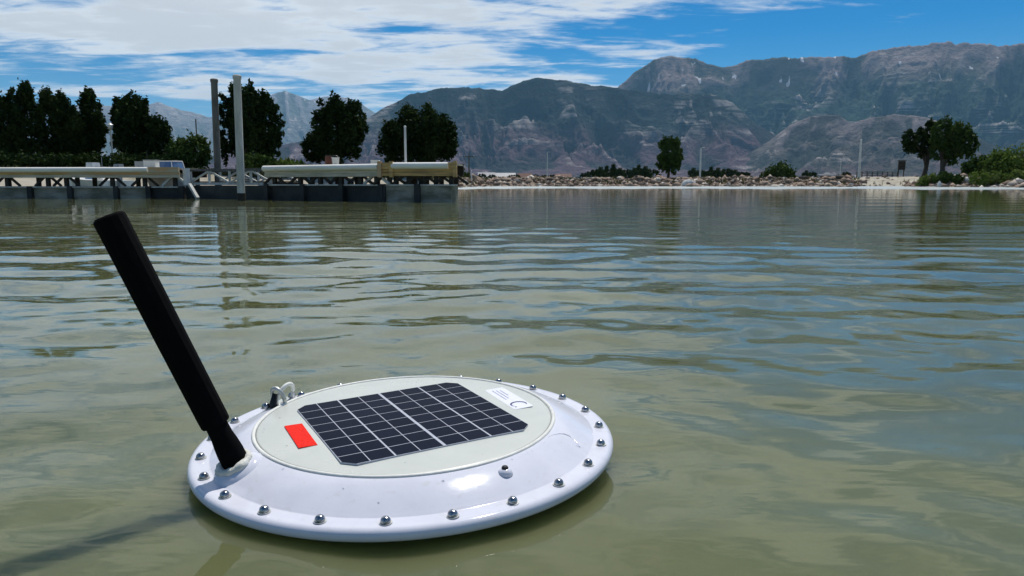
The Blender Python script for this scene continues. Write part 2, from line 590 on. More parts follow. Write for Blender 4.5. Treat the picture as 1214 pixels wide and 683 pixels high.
# ------------------------------------------------------------------ the lake
def build_water():
    nu, nv = 760, 900
    a = np.linspace(R(-62), R(62), nu)
    r = 0.55 * (260.0 / 0.55) ** np.linspace(0, 1, nv)
    A, RR = np.meshgrid(a, r, indexing='ij')
    X = RR * np.sin(A)
    Y = RR * np.cos(A) - 1.3
    dr = RR * (math.log(260.0 / 0.55) / nv)
    Z = np.zeros_like(X)
    g = np.random.default_rng(21)
    # slow patches of livelier and calmer water
    patch = 0.35 + 1.1 * fbm(X * 0.35 + 3, Y * 0.20 + 7, 5, 3)
    dist = np.hypot(X, Y)
    for lam, slope, spread, n in ((3.1, 0.008, 0.16, 6), (1.5, 0.012, 0.22, 8), (0.75, 0.024, 0.30, 10), (0.36, 0.046, 0.45, 12), (0.17, 0.048, 0.75, 14), (0.085, 0.020, 1.0, 14)):
        lay_ = np.zeros_like(X)
        for k in range(n):
            l = lam * g.uniform(0.75, 1.35)
            th = g.normal(0, spread) - 0.12
            kx, ky = math.sin(th) * 2 * math.pi / l, math.cos(th) * 2 * math.pi / l
            amp = slope * l / (2 * math.pi) / math.sqrt(n) * 1.4
            wob = 1.2 * (vnoise(X / (l * 3.5) + 11 * k, Y / (l * 3.5), 31 + k) - 0.5) * 2
            lay_ += amp * np.sin(kx * X + ky * Y + g.uniform(0, 6.28) + wob)
        fade = np.clip((lam / dr - 3.0) / 4.0, 0, 1)
        Z += lay_ * fade * patch
    # rings spreading from the buoy
    d = np.hypot(X + 0.193, Y - 1.33)
    for l, am in ((0.055, 0.00022), (0.10, 0.0006)):
        Z += am * np.sin(2 * math.pi * d / l) * np.exp(-((d - 0.5) / 0.22) ** 2) * (0.2 + vnoise(X * 4, Y * 4, 77)) * np.clip((l / dr - 3) / 4, 0, 1)
    # calm close in, livelier in the middle distance
    Z *= (0.80 + 0.35 * np.clip((dist - 1.2) / 2.0, 0, 1)) * (0.24 + 0.76 * np.exp(-np.clip(dist - 4.5, 0, None) / 4.0))
    Z *= np.clip((250 - RR) / 150, 0, 1)
    o = np_mesh('lake', np.stack([X, Y, Z], -1).reshape(-1, 3), grid_faces(nu, nv)[:, ::-1], m_water)
    tag(o, 'murky green lake water with small ripples', kind='structure')
    # the rest of the lake, round the side and behind the camera
    return o


build_water()


# ------------------------------------------------------------------ land: shore and plain
def px_az(px):
    return math.atan((px - CX) / F_PX)


SH_X = np.array([px_az(v) for v in (-1600, -300, 300, 500, 548, 575, 640, 900, 1010, 1060, 1100, 1300, 3200)])
SH_R = np.array([46, 46, 50, 60, 84, 98, 98, 98, 99, 99, 95, 92, 80.0])


def shore_r(a):
    return np.interp(a, SH_X, SH_R)


def ground_z(X, Y):
    a = np.arctan2(X, Y)
    r = np.hypot(X, Y)
    s = shore_r(a)
    t = r / np.maximum(1e-3, 1)
    d = r - s
    left = np.clip((px_az(560) - a) / 0.03, 0, 1)
    ramp = np.clip((1.0 - np.abs(a - px_az(1050)) / 0.05) * 2.2, 0, 1)      # the sandy launch ramp
    run = 4.2 + 4.0 * left + 8.0 * ramp
    top = 1.0 + 0.1 * left + 0.32 * ramp
    u = np.clip(d / run, 0, 1)
    z = top * (u * u * (3 - 2 * u)) ** 0.9
    z = np.where(d < 0, np.maximum(-1.2, d * 0.12), z)
    bumps = (fbm(X * 0.22, Y * 0.22, 3, 4) - 0.5) * 0.45 + (fbm(X * 0.9, Y * 0.9, 9, 3) - 0.5) * 0.16
    z = z + bumps * np.clip(d / 4, 0, 1) * np.clip((600 - r) / 300, 0, 1) * (1 - 0.7 * ramp)
    z = z - 0.3 * np.clip((r - 130) / 300, 0, 1)
    return z


def build_ground():
    nu, nv = 420, 300
    a = np.linspace(R(-64), R(64), nu)
    r = np.concatenate([np.linspace(36, 130, 200), 130 * (26000 / 130) ** np.linspace(0.012, 1, nv - 200)])
    A, RR = np.meshgrid(a, r, indexing='ij')
    X, Y = RR * np.sin(A), RR * np.cos(A)
    Z = ground_z(X, Y)
    o = np_mesh('ground', np.stack([X, Y, Z], -1).reshape(-1, 3), grid_faces(nu, nv)[:, ::-1], m_ground)
    tag(o, 'sandy lake shore with dry grass and flat plain behind', kind='structure')


build_ground()


def gz(x, y):
    return float(ground_z(np.array([x]), np.array([y]))[0])


# pale strip painted as bright sky reflection on far water, below the stone bank
def build_reflection_strip():
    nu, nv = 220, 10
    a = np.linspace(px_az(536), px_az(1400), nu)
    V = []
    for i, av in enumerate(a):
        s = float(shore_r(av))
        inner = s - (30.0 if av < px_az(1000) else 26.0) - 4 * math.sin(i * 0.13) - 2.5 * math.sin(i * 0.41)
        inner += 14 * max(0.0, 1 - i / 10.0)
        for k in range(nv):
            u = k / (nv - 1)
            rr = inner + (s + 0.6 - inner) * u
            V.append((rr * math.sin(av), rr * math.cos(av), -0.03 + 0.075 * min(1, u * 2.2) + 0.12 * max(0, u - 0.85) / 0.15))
    m = speckled('painted_sky_reflection', (0.46, 0.50, 0.47), (0.38, 0.42, 0.39), 0.3, rough=0.35, spec=0.5)
    o = np_mesh('reflection_strip', V, grid_faces(nu, nv)[:, ::-1], m)
    tag(o, 'pale painted sky reflection on the water at the foot of the stone bank', kind='structure')


build_reflection_strip()


def build_ramp():
    nu, nv = 40, 40
    V = []
    for i in range(nu):
        u = i / (nu - 1)
        for k in range(nv):
            v = k / (nv - 1)
            rr = 97.0 + 26.0 * v
            x0 = px_az(1006 + 16 * v + 9 * (vnoise(np.array([rr * 0.9]), np.array([3.0]), 4)[0] - 0.5))
            x1 = px_az(1088 - 4 * v + 12 * (vnoise(np.array([rr * 0.8]), np.array([9.0]), 6)[0] - 0.5))
            a = x0 + (x1 - x0) * u
            x_, y_ = rr * math.sin(a), rr * math.cos(a)
            V.append((x_, y_, gz(x_, y_) + 0.05 - 0.12 * max(0.0, abs(u - 0.5) * 2 - 0.9) * 10))
    m = speckled('pale_sand', (0.42, 0.39, 0.31), (0.32, 0.29, 0.23), 0.8, rough=0.9, spec=0.1, bump_d=0.03)
    o = np_mesh('ramp_path', V, grid_faces(nu, nv)[:, ::-1], m)
    tag(o, 'pale sandy launch ramp sloping down to the water', kind='structure')


build_ramp()

# ------------------------------------------------------------------ mountains
def build_range(name, label, crest, r_foot, r_crest, r_back, mat, seed, spur=26.0, depth=0.55, nu=520, nv=150, foot_pow=1.25):
    xs = np.array([c[0] for c in crest], float)
    ys = np.array([c[1] for c in crest], float)
    azs = np.arctan((xs - CX) / F_PX)
    a = np.linspace(azs[0], azs[-1], nu)
    y_pix = np.interp(a, azs, ys)
    # elevation of the crest line, seen from the water
    el = math.pi / 1 * 0 + np.arctan((CY - y_pix) / (F_PX / np.cos(a))) - 0
    el = np.arctan(np.tan(np.arctan((CY - y_pix) / F_PX) - PITCH) * np.cos(a))
    hc = np.maximum(0.0, r_crest * np.tan(el))
    px = CX + F_PX * np.tan(a)
    jag = (fbm(px / 9.0, px * 0 + seed, seed, 5, 0.6) - 0.5) * 0.035 + (fbm(px / 45.0, px * 0, seed + 3, 3) - 0.5) * 0.03
    hc = hc * (1 + jag)
    v = np.linspace(0, 1, nv)
    nf_ = int(nv * 0.82)
    g = np.where(v < 0.82, v / 0.82, 1.0)
    r = np.where(v < 0.82, r_foot + (r_crest - r_foot) * g, r_crest + (r_back - r_crest) * (v - 0.82) / 0.18)
    H = hc[:, None] * np.where(v < 0.82, (0.35 * g + 0.65 * g ** foot_pow), 1 - ((v - 0.82) / 0.18))[None, :]
    U = px[:, None] / spur + 0 * v[None, :]
    V = (v * 3.0)[None, :] + 0 * U
    U = U + 0.9 * (fbm(U * 0.6, V * 0.9, seed + 40, 3) - 0.5) * 2
    U = U + 0.35 * V * np.sin(px[:, None] / 170.0 + seed)
    rd = ridged(U, V * 1.35, seed, 6, 0.54)
    rd2 = fbm(U * 2.5, V * 4, seed + 9, 4)
    env = (4 * g * (1 - g)) ** 1.05
    env = np.where(v < 0.82, env, 0.3)[None, :]
    H = H * (1 - depth * env * (1 - rd)) * (1 + 0.10 * env * (rd2 - 0.5))
    A = a[:, None] + 0 * H
    RR = r[None, :] * (1 + 0.05 * (fbm(U * 0.8, V, seed + 60, 2) - 0.5) * env)
    X, Y = RR * np.sin(A), RR * np.cos(A)
    spur_v = rd * 0.75 + 0.25 * rd2 - 0.15 * (1 - g)[None, :] * 0
    o = np_mesh(name, np.stack([X, Y, H - 3], -1).reshape(-1, 3), grid_faces(nu, nv)[:, ::-1], mat)
    at_ = o.data.attributes.new('spur', 'FLOAT', 'POINT')
    at_.data.foreach_set('value', spur_v.astype(np.float32).ravel())
    tag(o, label, kind='structure')
    return o


m_mt_far = mountain_mat('far_peaks_rock', (0.20, 0.19, 0.18), (0.17, 0.18, 0.17), (0.30, 0.29, 0.29), 1900, 300, 1200, 2000)
m_mt_main = mountain_mat('massif_rock', (0.13, 0.095, 0.09), (0.03, 0.062, 0.042), (0.25, 0.20, 0.185), 1300, 500, 1150, 1650)
m_mt_mid = mountain_mat('front_ridge_rock', (0.12, 0.08, 0.092), (0.026, 0.044, 0.042), (0.036, 0.05, 0.044), 4000, 520, 900, 1500, 0.7)
m_mt_low = mountain_mat('foothill_rock', (0.15, 0.105, 0.11), (0.07, 0.07, 0.062), (0.22, 0.185, 0.18), 4000, 150, 260, 600)

build_range('mountains', 'distant grey peaks streaked with old snow behind the trees',
            [(-700, 150), (-300, 135), (-100, 128), (60, 132), (120, 122), (165, 130), (198, 121), (225, 130), (255, 138), (290, 130), (330, 112),
             (346, 108), (372, 119), (395, 113), (425, 117), (450, 135), (520, 150), (640, 190)], 15000, 20500, 25000, m_mt_far, 11, spur=20, nu=420)
build_range('mountains', 'long high rocky massif with snow gullies along the right',
            [(560, 190), (640, 150), (700, 118), (728, 104), (750, 82), (772, 69), (790, 66), (812, 67), (835, 76), (852, 80), (880, 70), (905, 66),
             (950, 64), (1000, 65), (1030, 58), (1062, 51), (1095, 49), (1130, 48), (1165, 53), (1190, 51), (1220, 54), (1300, 66), (1420, 60),
             (1600, 90), (1750, 120)], 9000, 12200, 15500, m_mt_main, 5, spur=44, depth=0.95, nu=1000, nv=220)
build_range('mountains', 'dark rounded ridge with brush slopes in front of the massif',
            [(180, 195), (300, 178), (400, 160), (440, 140), (462, 126), (490, 110), (520, 105), (550, 102), (575, 105), (596, 106), (615, 97), (634, 92), (660, 95),
             (690, 100), (727, 104), (760, 108), (800, 111), (835, 110), (862, 122), (890, 146), (920, 165), (960, 182), (1010, 200), (1060, 212)],
            6600, 8800, 10500, m_mt_mid, 23, spur=40, depth=0.95, nu=800, nv=200)
build_range('mountains', 'low purple brown foothills with pale cliffs below the massif',
            [(820, 213), (870, 190), (905, 168), (930, 148), (955, 137), (985, 135), (1000, 146), (1022, 140), (1050, 134), (1085, 138), (1130, 150), (1160, 168),
             (1190, 180), (1240, 176), (1320, 160), (1450, 150), (1700, 170)], 6000, 7600, 8700, m_mt_low, 37, spur=28, depth=0.9, nu=600)


# ------------------------------------------------------------------ trees
def px_to_lobe(l, Y):
    cx, y0, y1, hw = l
    p0, p1 = at(cx, y0, Y), at(cx, y1, Y)
    return ((p0.x + p1.x) / 2, Y, (p0.z + p1.z) / 2, hw / F_PX * Y, (p0.z - p1.z) / 2)


def foliage(lobes, n, leaf, g, clump=0.30, flame=True):
    """leaf quads gathered in sprays through the volume of the lobes"""
    wts = np.array([l[3] ** 2 * l[4] for l in lobes]) ** 0.8
    wts /= wts.sum()
    cen = []
    per = 22
    ncl = max(12, n // per)
    pick = g.choice(len(lobes), ncl, p=wts)
    for i in pick:
        x, y, z, hw, hh = lobes[i]
        d = g.normal(size=3)
        d /= np.linalg.norm(d)
        rad = g.uniform(0.25, 1.0) ** 0.42
        zz = d[2] * rad
        wf = 1.0
        if flame:
            wf = 1.10 if zz < 0.2 else max(0.3, 1.10 - 0.55 * (zz - 0.2) ** 1.2)
        cen.append((x + d[0] * rad * hw * wf * g.uniform(0.85, 1.12), y + d[1] * rad * hw * wf, z + zz * hh * g.uniform(0.95, 1.05), hw))
    cen = np.array(cen)
    idx = np.repeat(np.arange(ncl), per)
    P = cen[idx, :3] + g.normal(size=(ncl * per, 3)) * (cen[idx, 3:4] * clump * 0.55) * np.array([0.75, 0.75, 1.15])
    N = len(P)
    u = g.normal(size=(N, 3))
    u /= np.linalg.norm(u, axis=1, keepdims=True)
    t = g.normal(size=(N, 3))
    v = np.cross(u, t)
    v /= np.linalg.norm(v, axis=1, keepdims=True)
    s = leaf * g.uniform(0.6, 1.35, (N, 1))
    V = np.stack([P - u * s, P + v * s * 0.55, P + u * s, P - v * s * 0.55], 1).reshape(-1, 3)
    return V, np.arange(N * 4).reshape(-1, 4)


def tree(name, label, lobes_px, Y, n, leaf, mat, seed, base_px=None, trunk_r=0.22, group=None, cat='tree', flame=True, trunks=1):
    g = np.random.default_rng(seed)
    lobes = [px_to_lobe(l, Y + g.uniform(-0.6, 0.6)) for l in lobes_px]
    cx = sum(l[0] * l[3] for l in lobes) / sum(l[3] for l in lobes)
    bx = at(base_px, 210, Y).x if base_px is not None else cx
    z0 = gz(bx, Y) - 0.1
    root = empty(name, (bx, Y, z0))
    V, Fq = foliage(lobes, n, leaf, g, flame=flame)
    V = V - np.array([bx, Y, z0])
    np_mesh('crown', V, Fq, mat, root, smooth=False)
    mb = MB()
    top = max(lobes, key=lambda l: l[2] + l[4])
    H = top[2] + top[4] - z0
    tx = top[0] - bx
    spine = [Vector((tx * s + 0.12 * math.sin(5 * s + seed), 0.1 * math.sin(4 * s), H * 0.8 * s)) for s in (0, 0.12, 0.3, 0.5, 0.75, 1.0)]
    mb.tube(spine, [trunk_r * q for q in (1.35, 1.0, 0.85, 0.62, 0.34, 0.1)], 9)
    for l in lobes:
        c = Vector((l[0] - bx, l[1] - Y, l[2] - z0))
        s0 = spine[1].lerp(spine[3], g.uniform(0.1, 0.9))
        e = c + Vector((0, 0, l[4] * 0.45))
        m_ = s0.lerp(e, 0.45) + Vector((0, 0, 0.1 * H * 0.5))
        mb.tube([s0, m_, e], [trunk_r * 0.5, trunk_r * 0.32, trunk_r * 0.06], 6)
    for k in range(5):
        s0 = spine[2].lerp(spine[4], g.uniform(0, 1))
        l = lobes[int(g.integers(len(lobes)))]
        e = Vector((l[0] - bx + g.normal() * l[3] * 0.5, g.normal() * l[3] * 0.4, l[2] - z0 + g.uniform(-0.6, 0.6) * l[4]))
        mb.tube([s0, s0.lerp(e, 0.5) + Vector((0, 0, 0.15)), e], [trunk_r * 0.3, trunk_r * 0.2, 0.02], 5)
    mb.build('trunk', m_bark, root, smooth=True)
    tag(root, label, cat, group)
    return root


GL = 'tall dark trees on the shore behind the docks'
tree('poplar_tree', 'dark poplar cut off by the edge of the picture, behind the long dock', [(-14, 116, 197, 17), (8, 110, 197, 13), (16, 101, 160, 8), (33, 97, 197, 15)], 58, 17000, 0.14, m_leaf_dark, 101, 14, group=GL)
tree('poplar_tree', 'dark poplar with two pointed tops beside the tree at the picture edge', [(60, 101, 197, 13), (75, 108, 197, 13), (88, 124, 197, 11)], 60, 14000, 0.14, m_leaf_dark, 102, 70, group=GL)
tree('poplar_tree', 'narrow dark poplar with one rounded top behind the lamp post', [(107, 106, 172, 12), (117, 132, 180, 8), (100, 138, 197, 13)], 62, 10000, 0.14, m_leaf_dark, 103, 106, group=GL)
tree('poplar_tree', 'broad dark poplar sloping down toward the rounded hedge', [(141, 114, 185, 9), (158, 111, 197, 18), (174, 116, 197, 10), (189, 138, 197, 14)], 58, 16000, 0.14, m_leaf_dark, 104, 160, group=GL)
tree('poplar_tree', 'tall dark tree with several points directly behind the two pilings', [(266, 104, 194, 8), (283, 99, 194, 14), (299, 98, 194, 14), (315, 107, 194, 13), (326, 117, 186, 8)], 56, 18000, 0.135, m_leaf_dark, 105, 296, group=GL)
tree('poplar_tree', 'dark tree with a low side lobe behind the white bucket', [(371, 156, 192, 12), (382, 119, 192, 11), (398, 111, 195, 15), (415, 122, 192, 13), (425, 119, 172, 9)], 60, 16000, 0.14, m_leaf_dark, 106, 400, group=GL)
tree('poplar_tree', 'wide round-headed dark tree behind the white post at the dock end', [(464, 142, 194, 14), (485, 126, 194, 17), (508, 128, 194, 19), (527, 133, 192, 12), (533, 152, 186, 9)], 66, 20000, 0.15, m_leaf_dark, 107, 500, group=GL)
tree('hedge_bush', 'low rounded green bush between the dark trees and pilings', [(212, 166, 200, 16), (232, 163, 200, 17)], 55, 4200, 0.15, m_leaf_mid, 108, 222, 0.1, cat='bush', flame=False)

GS = 'low bushes on the shore behind the docks'
tree('bush', 'low green bush on the shore just right of the near piling', [(300, 187, 200, 16), (318, 190, 200, 12)], 52, 2600, 0.13, m_leaf_mid, 131, 305, 0.06, group=GS, cat='bush', flame=False)
tree('bush', 'low pale green bush on the shore in the gap between two dark trees', [(340, 191, 201, 12), (354, 193, 201, 8)], 57, 1800, 0.13, m_leaf_pale, 132, 345, 0.06, group=GS, cat='bush', flame=False)
tree('bush', 'dark low bush at the foot of the leftmost poplars', [(10, 187, 200, 22), (45, 189, 200, 20), (75, 188, 200, 18)], 53, 5200, 0.14, m_leaf_dark, 133, 40, 0.08, group=GS, cat='bush', flame=False)
tree('bush', 'dark low bush at the foot of the poplar behind the lamp post', [(110, 187, 200, 18), (150, 189, 200, 22), (185, 188, 200, 16)], 53.5, 5200, 0.14, m_leaf_dark, 134, 150, 0.08, group=GS, cat='bush', flame=False)
tree('small_tree', 'single green tree standing alone on the stone bank', [(787, 165, 204, 8), (797, 162, 205, 10), (803, 174, 202, 6), (784, 180, 202, 6)], 107, 3600, 0.26, m_leaf_mid, 111, 793, 0.2)
tree('cottonwood_tree', 'smaller cottonwood with bare trunk beside the dark sign', [(1080, 155, 182, 9), (1092, 151, 186, 9), (1103, 144, 178, 8)], 104, 3000, 0.25, m_leaf_dark, 112, 1096, 0.32, flame=False)
tree('cottonwood_tree', 'larger spreading cottonwood next to the bushes on the right bank', [(1117, 140, 178, 13), (1138, 145, 190, 13), (1148, 151, 188, 9), (1110, 168, 190, 7), (1128, 160, 196, 10)], 102, 5200, 0.25, m_leaf_mid, 113, 1118, 0.34, flame=False)
GB = 'bushes along the stone bank'
tree('bush', 'rounded green bush growing out of the stone bank', [(911, 203, 219, 9), (924, 194, 218, 13), (936, 201, 218, 9)], 99, 3200, 0.18, m_leaf_mid, 121, 922, 0.08, group=GB, cat='bush', flame=False)
tree('bush', 'tall green bush at the right edge of the picture', [(1176, 182, 219, 14), (1192, 175, 219, 18), (1210, 175, 220, 16), (1232, 180, 220, 16)], 86, 6500, 0.20, m_leaf_pale, 122, 1200, 0.1, group=GB, cat='bush', flame=False)
tree('bush', 'darker bush between the cottonwood and the tall bush', [(1153, 189, 216, 11), (1167, 186, 217, 12)], 88, 3400, 0.20, m_leaf_mid, 123, 1160, 0.09, group=GB, cat='bush', flame=False)
tree('shrub', 'low shrub among stones beside the launch ramp', [(1094, 211, 223, 8), (1104, 207, 221, 8)], 84.5, 1100, 0.16, m_leaf_pale, 124, 1099, 0.05, group=GB, cat='shrub', flame=False)
tree('shrub', 'low leafy shrub under the cottonwood trees', [(1120, 205, 220, 10), (1134, 208, 222, 9)], 82.8, 1500, 0.16, m_leaf_mid, 125, 1126, 0.05, group=GB, cat='shrub', flame=False)
tree('shrub', 'low pale leafy shrub spreading over stones below the tall bush', [(1163, 204, 220, 11), (1182, 206, 221, 10), (1204, 203, 221, 13)], 80.6, 3000, 0.16, m_leaf_pale, 127, 1184, 0.05, group=GB, cat='shrub', flame=False)
tree('shrub', 'small green shrub just past the end of the dock', [(546, 199, 214, 6), (553, 205, 216, 5)], 92, 900, 0.16, m_leaf_mid, 126, 549, 0.05, group=GB, cat='shrub', flame=False)

# far trees along the plain
FT = 'far dark trees along the plain'
far_spots = [(706, 201, 9, 2), (731, 201, 9, 2), (748, 203, 9, 2), (760, 203, 9, 2), (827, 203, 9, 2), (838, 203, 9, 2), (856, 203, 9, 2), (867, 203, 9, 2), (878, 204, 9, 2), (693, 205, 9, 2), (606, 207.5, 8, 2), (645, 207.5, 8, 2), (571, 206, 6, 2), (583, 207, 5, 2), (612, 207, 5, 2), (634, 207, 5, 2), (655, 207, 4, 2), (700, 203, 8, 2), (712, 199, 9, 0), (719, 198, 8, 1), (727, 196, 8, 1), (735, 200, 9, 0),
             (743, 201, 9, 2), (752, 200, 8, 0), (757, 197, 6, 1), (765, 198, 7, 0), (774, 201, 9, 2), (822, 200, 8, 0), (832, 202, 9, 2), (843, 199, 8, 1), (851, 200, 8, 0),
             (862, 200, 9, 2), (872, 202, 8, 0), (884, 204, 9, 2), (956, 203, 6, 0), (963, 204, 6, 2), (1003, 204, 7, 2)]
proto_mesh = {}
ORD = ('first second third fourth fifth sixth seventh eighth ninth tenth eleventh twelfth thirteenth fourteenth fifteenth '
       'sixteenth seventeenth eighteenth').split()


def far_place(fx):
    return ('beyond the bank near the dock end' if fx < 680 else 'in the row before the single green tree' if fx < 790 else
            'between the single green tree and bank bush' if fx < 900 else 'between the bank bush and launch ramp')


for i, (fx, fy, wd, kind) in enumerate(far_spots):
    Y = 300.0 + 23 * ((i * 7) % 5)
    p = at(fx, fy, Y)
    z0 = gz(p.x, Y)
    Ht = (p.z - z0) * 1.05
    if kind not in proto_mesh:
        g = np.random.default_rng(300 + kind)
        lob = {0: [(0, 0, 0.55, 0.30, 0.45)], 1: [(0, 0, 0.55, 0.17, 0.46)], 2: [(-0.16, 0, 0.48, 0.26, 0.38), (0.17, 0.05, 0.56, 0.25, 0.42)]}[kind]
        V, Fq = foliage(lob, 900, 0.06, g)
        mb = MB().tube([(0, 0, 0), (0.01, 0, 0.4), (0, 0, 0.8)], [0.03, 0.022, 0.008], 6)
        proto_mesh[kind] = (V, Fq, mb.mesh('trunk'))
        cm = bpy.data.meshes.new('crown')
        cm.from_pydata([tuple(q) for q in V], [], [tuple(q) for q in Fq])
        proto_mesh[kind] = (cm, proto_mesh[kind][2])
    root = empty('far_tree', (p.x, Y, z0))
    root.scale = (Ht * (1.25, 1.1, 1.35)[kind], Ht, Ht)
    link('crown', proto_mesh[kind][0], m_leaf_dark, root)
    link('trunk', proto_mesh[kind][1], m_bark, root)
    place = far_place(fx)
    nth = sorted(q[0] for q in far_spots if far_place(q[0]) == place).index(fx)
    tag(root, ('round', 'slim', 'bushy')[kind] + ' dark far tree, ' + ORD[nth] + ' from the left ' + place, 'tree', FT)


# ------------------------------------------------------------------ stone bank
def build_rocks():
    g = np.random.default_rng(55)
    bm = bmesh.new()
    bmesh.ops.create_icosphere(bm, subdivisions=1, radius=1.0)
    bv = np.array([v.co[:] for v in bm.verts])
    bf = np.array([[v.index for v in f.verts] for f in bm.faces])
    bm.free()
    VV, FF = [], []
    cnt = 0
    for zone, n in (((543, 1012), 4200), ((1078, 1330), 1500), ((1012, 1080), 110)):
        for i in range(n):
            a = g.uniform(px_az(zone[0]), px_az(zone[1])) + g.normal() * 0.006
            s = float(shore_r(np.array([a]))[0])
            d = g.uniform(-1.2, 5.2) if zone[0] != 1012 else g.uniform(-0.5, 12)
            size = float(np.clip(g.lognormal(-1.75, 0.5), 0.09, 0.6)) * (0.6 if zone[0] == 1012 else 1)
            r = s + d
            x, y = r * math.sin(a), r * math.cos(a)
            z = gz(x, y)
            if z < -0.3:
                continue
            jit = 1 + g.normal(size=(len(bv), 1)) * 0.27
            q = bv * jit * np.array([g.uniform(0.8, 1.4), g.uniform(0.7, 1.2), g.uniform(0.55, 0.9)]) * size
            th = g.uniform(0, 6.28)
            rot = np.array([[math.cos(th), -math.sin(th), 0], [math.sin(th), math.cos(th), 0], [0, 0, 1]])
            q = q @ rot.T + np.array([x, y, z + size * 0.25])
            VV.append(q)
            FF.append(bf + cnt * len(bv))
            cnt += 1
    o = np_mesh('stone_bank', np.concatenate(VV), np.concatenate(FF), m_rock, smooth=False)
    tag(o, 'bank of broken brown and grey stones along the shore', kind='stuff')


build_rocks()


def boulder(name, label, px, py, Y, sx, sz, seed, m=None):
    g = np.random.default_rng(seed)
    bm = bmesh.new()
    bmesh.ops.create_icosphere(bm, subdivisions=2, radius=1.0)
    for v in bm.verts:
        k = 1 + 0.22 * math.sin(3 * v.co.x + seed) * math.cos(4 * v.co.y) + g.normal() * 0.05
        v.co = Vector((v.co.x * sx * k, v.co.y * sx * 0.8 * k, v.co.z * sz * k))
    me = bpy.data.meshes.new(name)
    bm.to_mesh(me)
    bm.free()
    o = link(name, me, m or m_boulder)
    p = at(px, py, Y)
    o.location = (p.x, Y, max(0.0, p.z))
    tag(o, label, 'boulder')


boulder('boulder', 'large pale boulder at the foot of the stone bank below the single tree', 817, 218, 95.5, 0.9, 0.55, 3)
boulder('boulder', 'small white boulder at the waterline below the cottonwood shrubs', 1114, 219.5, 81.6, 0.26, 0.40, 8)
boulder('boulder', 'grey pale boulder on the right bank between the leafy shrubs', 1150, 214, 82.5, 0.7, 0.5, 12)


def build_weeds():
    g = np.random.default_rng(77)
    P = []
    for i in range(5200):
        a = g.uniform(px_az(540), px_az(1330))
        if px_az(1014) < a < px_az(1084) and g.uniform() < 0.93:
            continue
        s = float(shore_r(np.array([a]))[0])
        r = s + 1.6 + g.exponential(2.6)
        cl = fbm(np.array([a * 90]), np.array([r * 0.3]), 8, 3)[0]
        if cl < 0.46:
            continue
        P.append((r * math.sin(a), r * math.cos(a)))
    for i in range(8000):
        a = g.uniform(px_az(-800), px_az(545))
        s = float(shore_r(np.array([a]))[0])
        r = s + 6.5 + g.exponential(5)
        P.append((r * math.sin(a), r * math.cos(a)))
    P = np.array(P)
    z = ground_z(P[:, 0], P[:, 1])
    N = len(P)
    h = g.uniform(0.15, 0.55, N)
    th = g.uniform(0, 6.28, N)
    wv = np.stack([np.cos(th), np.sin(th), 0 * th], -1) * g.uniform(0.05, 0.13, (N, 1))
    B = np.stack([P[:, 0], P[:, 1], z - 0.03], -1)
    lean = np.stack([g.normal(size=N) * 0.12, g.normal(size=N) * 0.12, h], -1)
    V = np.stack([B - wv, B + wv, B + lean + wv * 0.3, B + lean - wv * 0.3], 1).reshape(-1, 3)
    m = leaf_mat('dry_weeds', (0.06, 0.075, 0.02), (0.20, 0.17, 0.08), (0.10, 0.11, 0.03))
    o = np_mesh('weeds', V, np.arange(N * 4).reshape(-1, 4), m, smooth=False)
    tag(o, 'dry grass and weeds along the top of the shore', kind='stuff')


build_weeds()

# ------------------------------------------------------------------ poles, sign, fence, far houses
def pole(name, label, px, y_top, Y, dia, m, head=None, y_base=None, cat='pole', group=None):
    p = at(px, y_top, Y)
    z0 = gz(p.x, Y) - 0.1
    root = empty(name, (p.x, Y, z0))
    H = p.z - z0
    MB().lathe([(dia * 0.65, 0), (dia * 0.65, 0.25), (dia * 0.5, 0.27), (dia * 0.36, H)], 10).build('post', m, root, smooth=True, angle=40)
    if head == 'lamp':
        MB().tube([(0, 0, H - 0.02), (0.15, -0.05, H + 0.12), (0.5, -0.15, H + 0.16)], [0.05, 0.045, 0.04], 8).build('bracket', m, root, smooth=True)
        MB().box((0.72, -0.2, H + 0.15), (0.55, 0.26, 0.12), taper=0.7).build('lamp_head', m_grey, root)
    elif head == 'globe':
        MB().lathe([(0.06, H), (0.13, H + 0.08), (0.17, H + 0.22), (0.15, H + 0.32), (0.22, H + 0.34), (0.08, H + 0.44), (0.02, H + 0.48)], 12).build('lamp_head', m_galv, root, smooth=True, angle=30)
    elif head == 'cross':
        MB().beam((-0.9, 0, H - 0.5), (0.9, 0, H - 0.5), 0.12, 0.14).build('crossarm', m, root)
        for s in (-0.75, 0.0, 0.75):
            MB().lathe([(0.04, H - 0.43), (0.06, H - 0.38), (0.03, H - 0.28)], 8, c=(s, 0, 0)).build('insulator', m_white, root)
    else:
        MB().lathe([(dia * 0.42, H), (dia * 0.42, H + 0.05), (dia * 0.1, H + 0.09)], 10).build('cap', m, root)
    tag(root, label, cat, group)
    return root


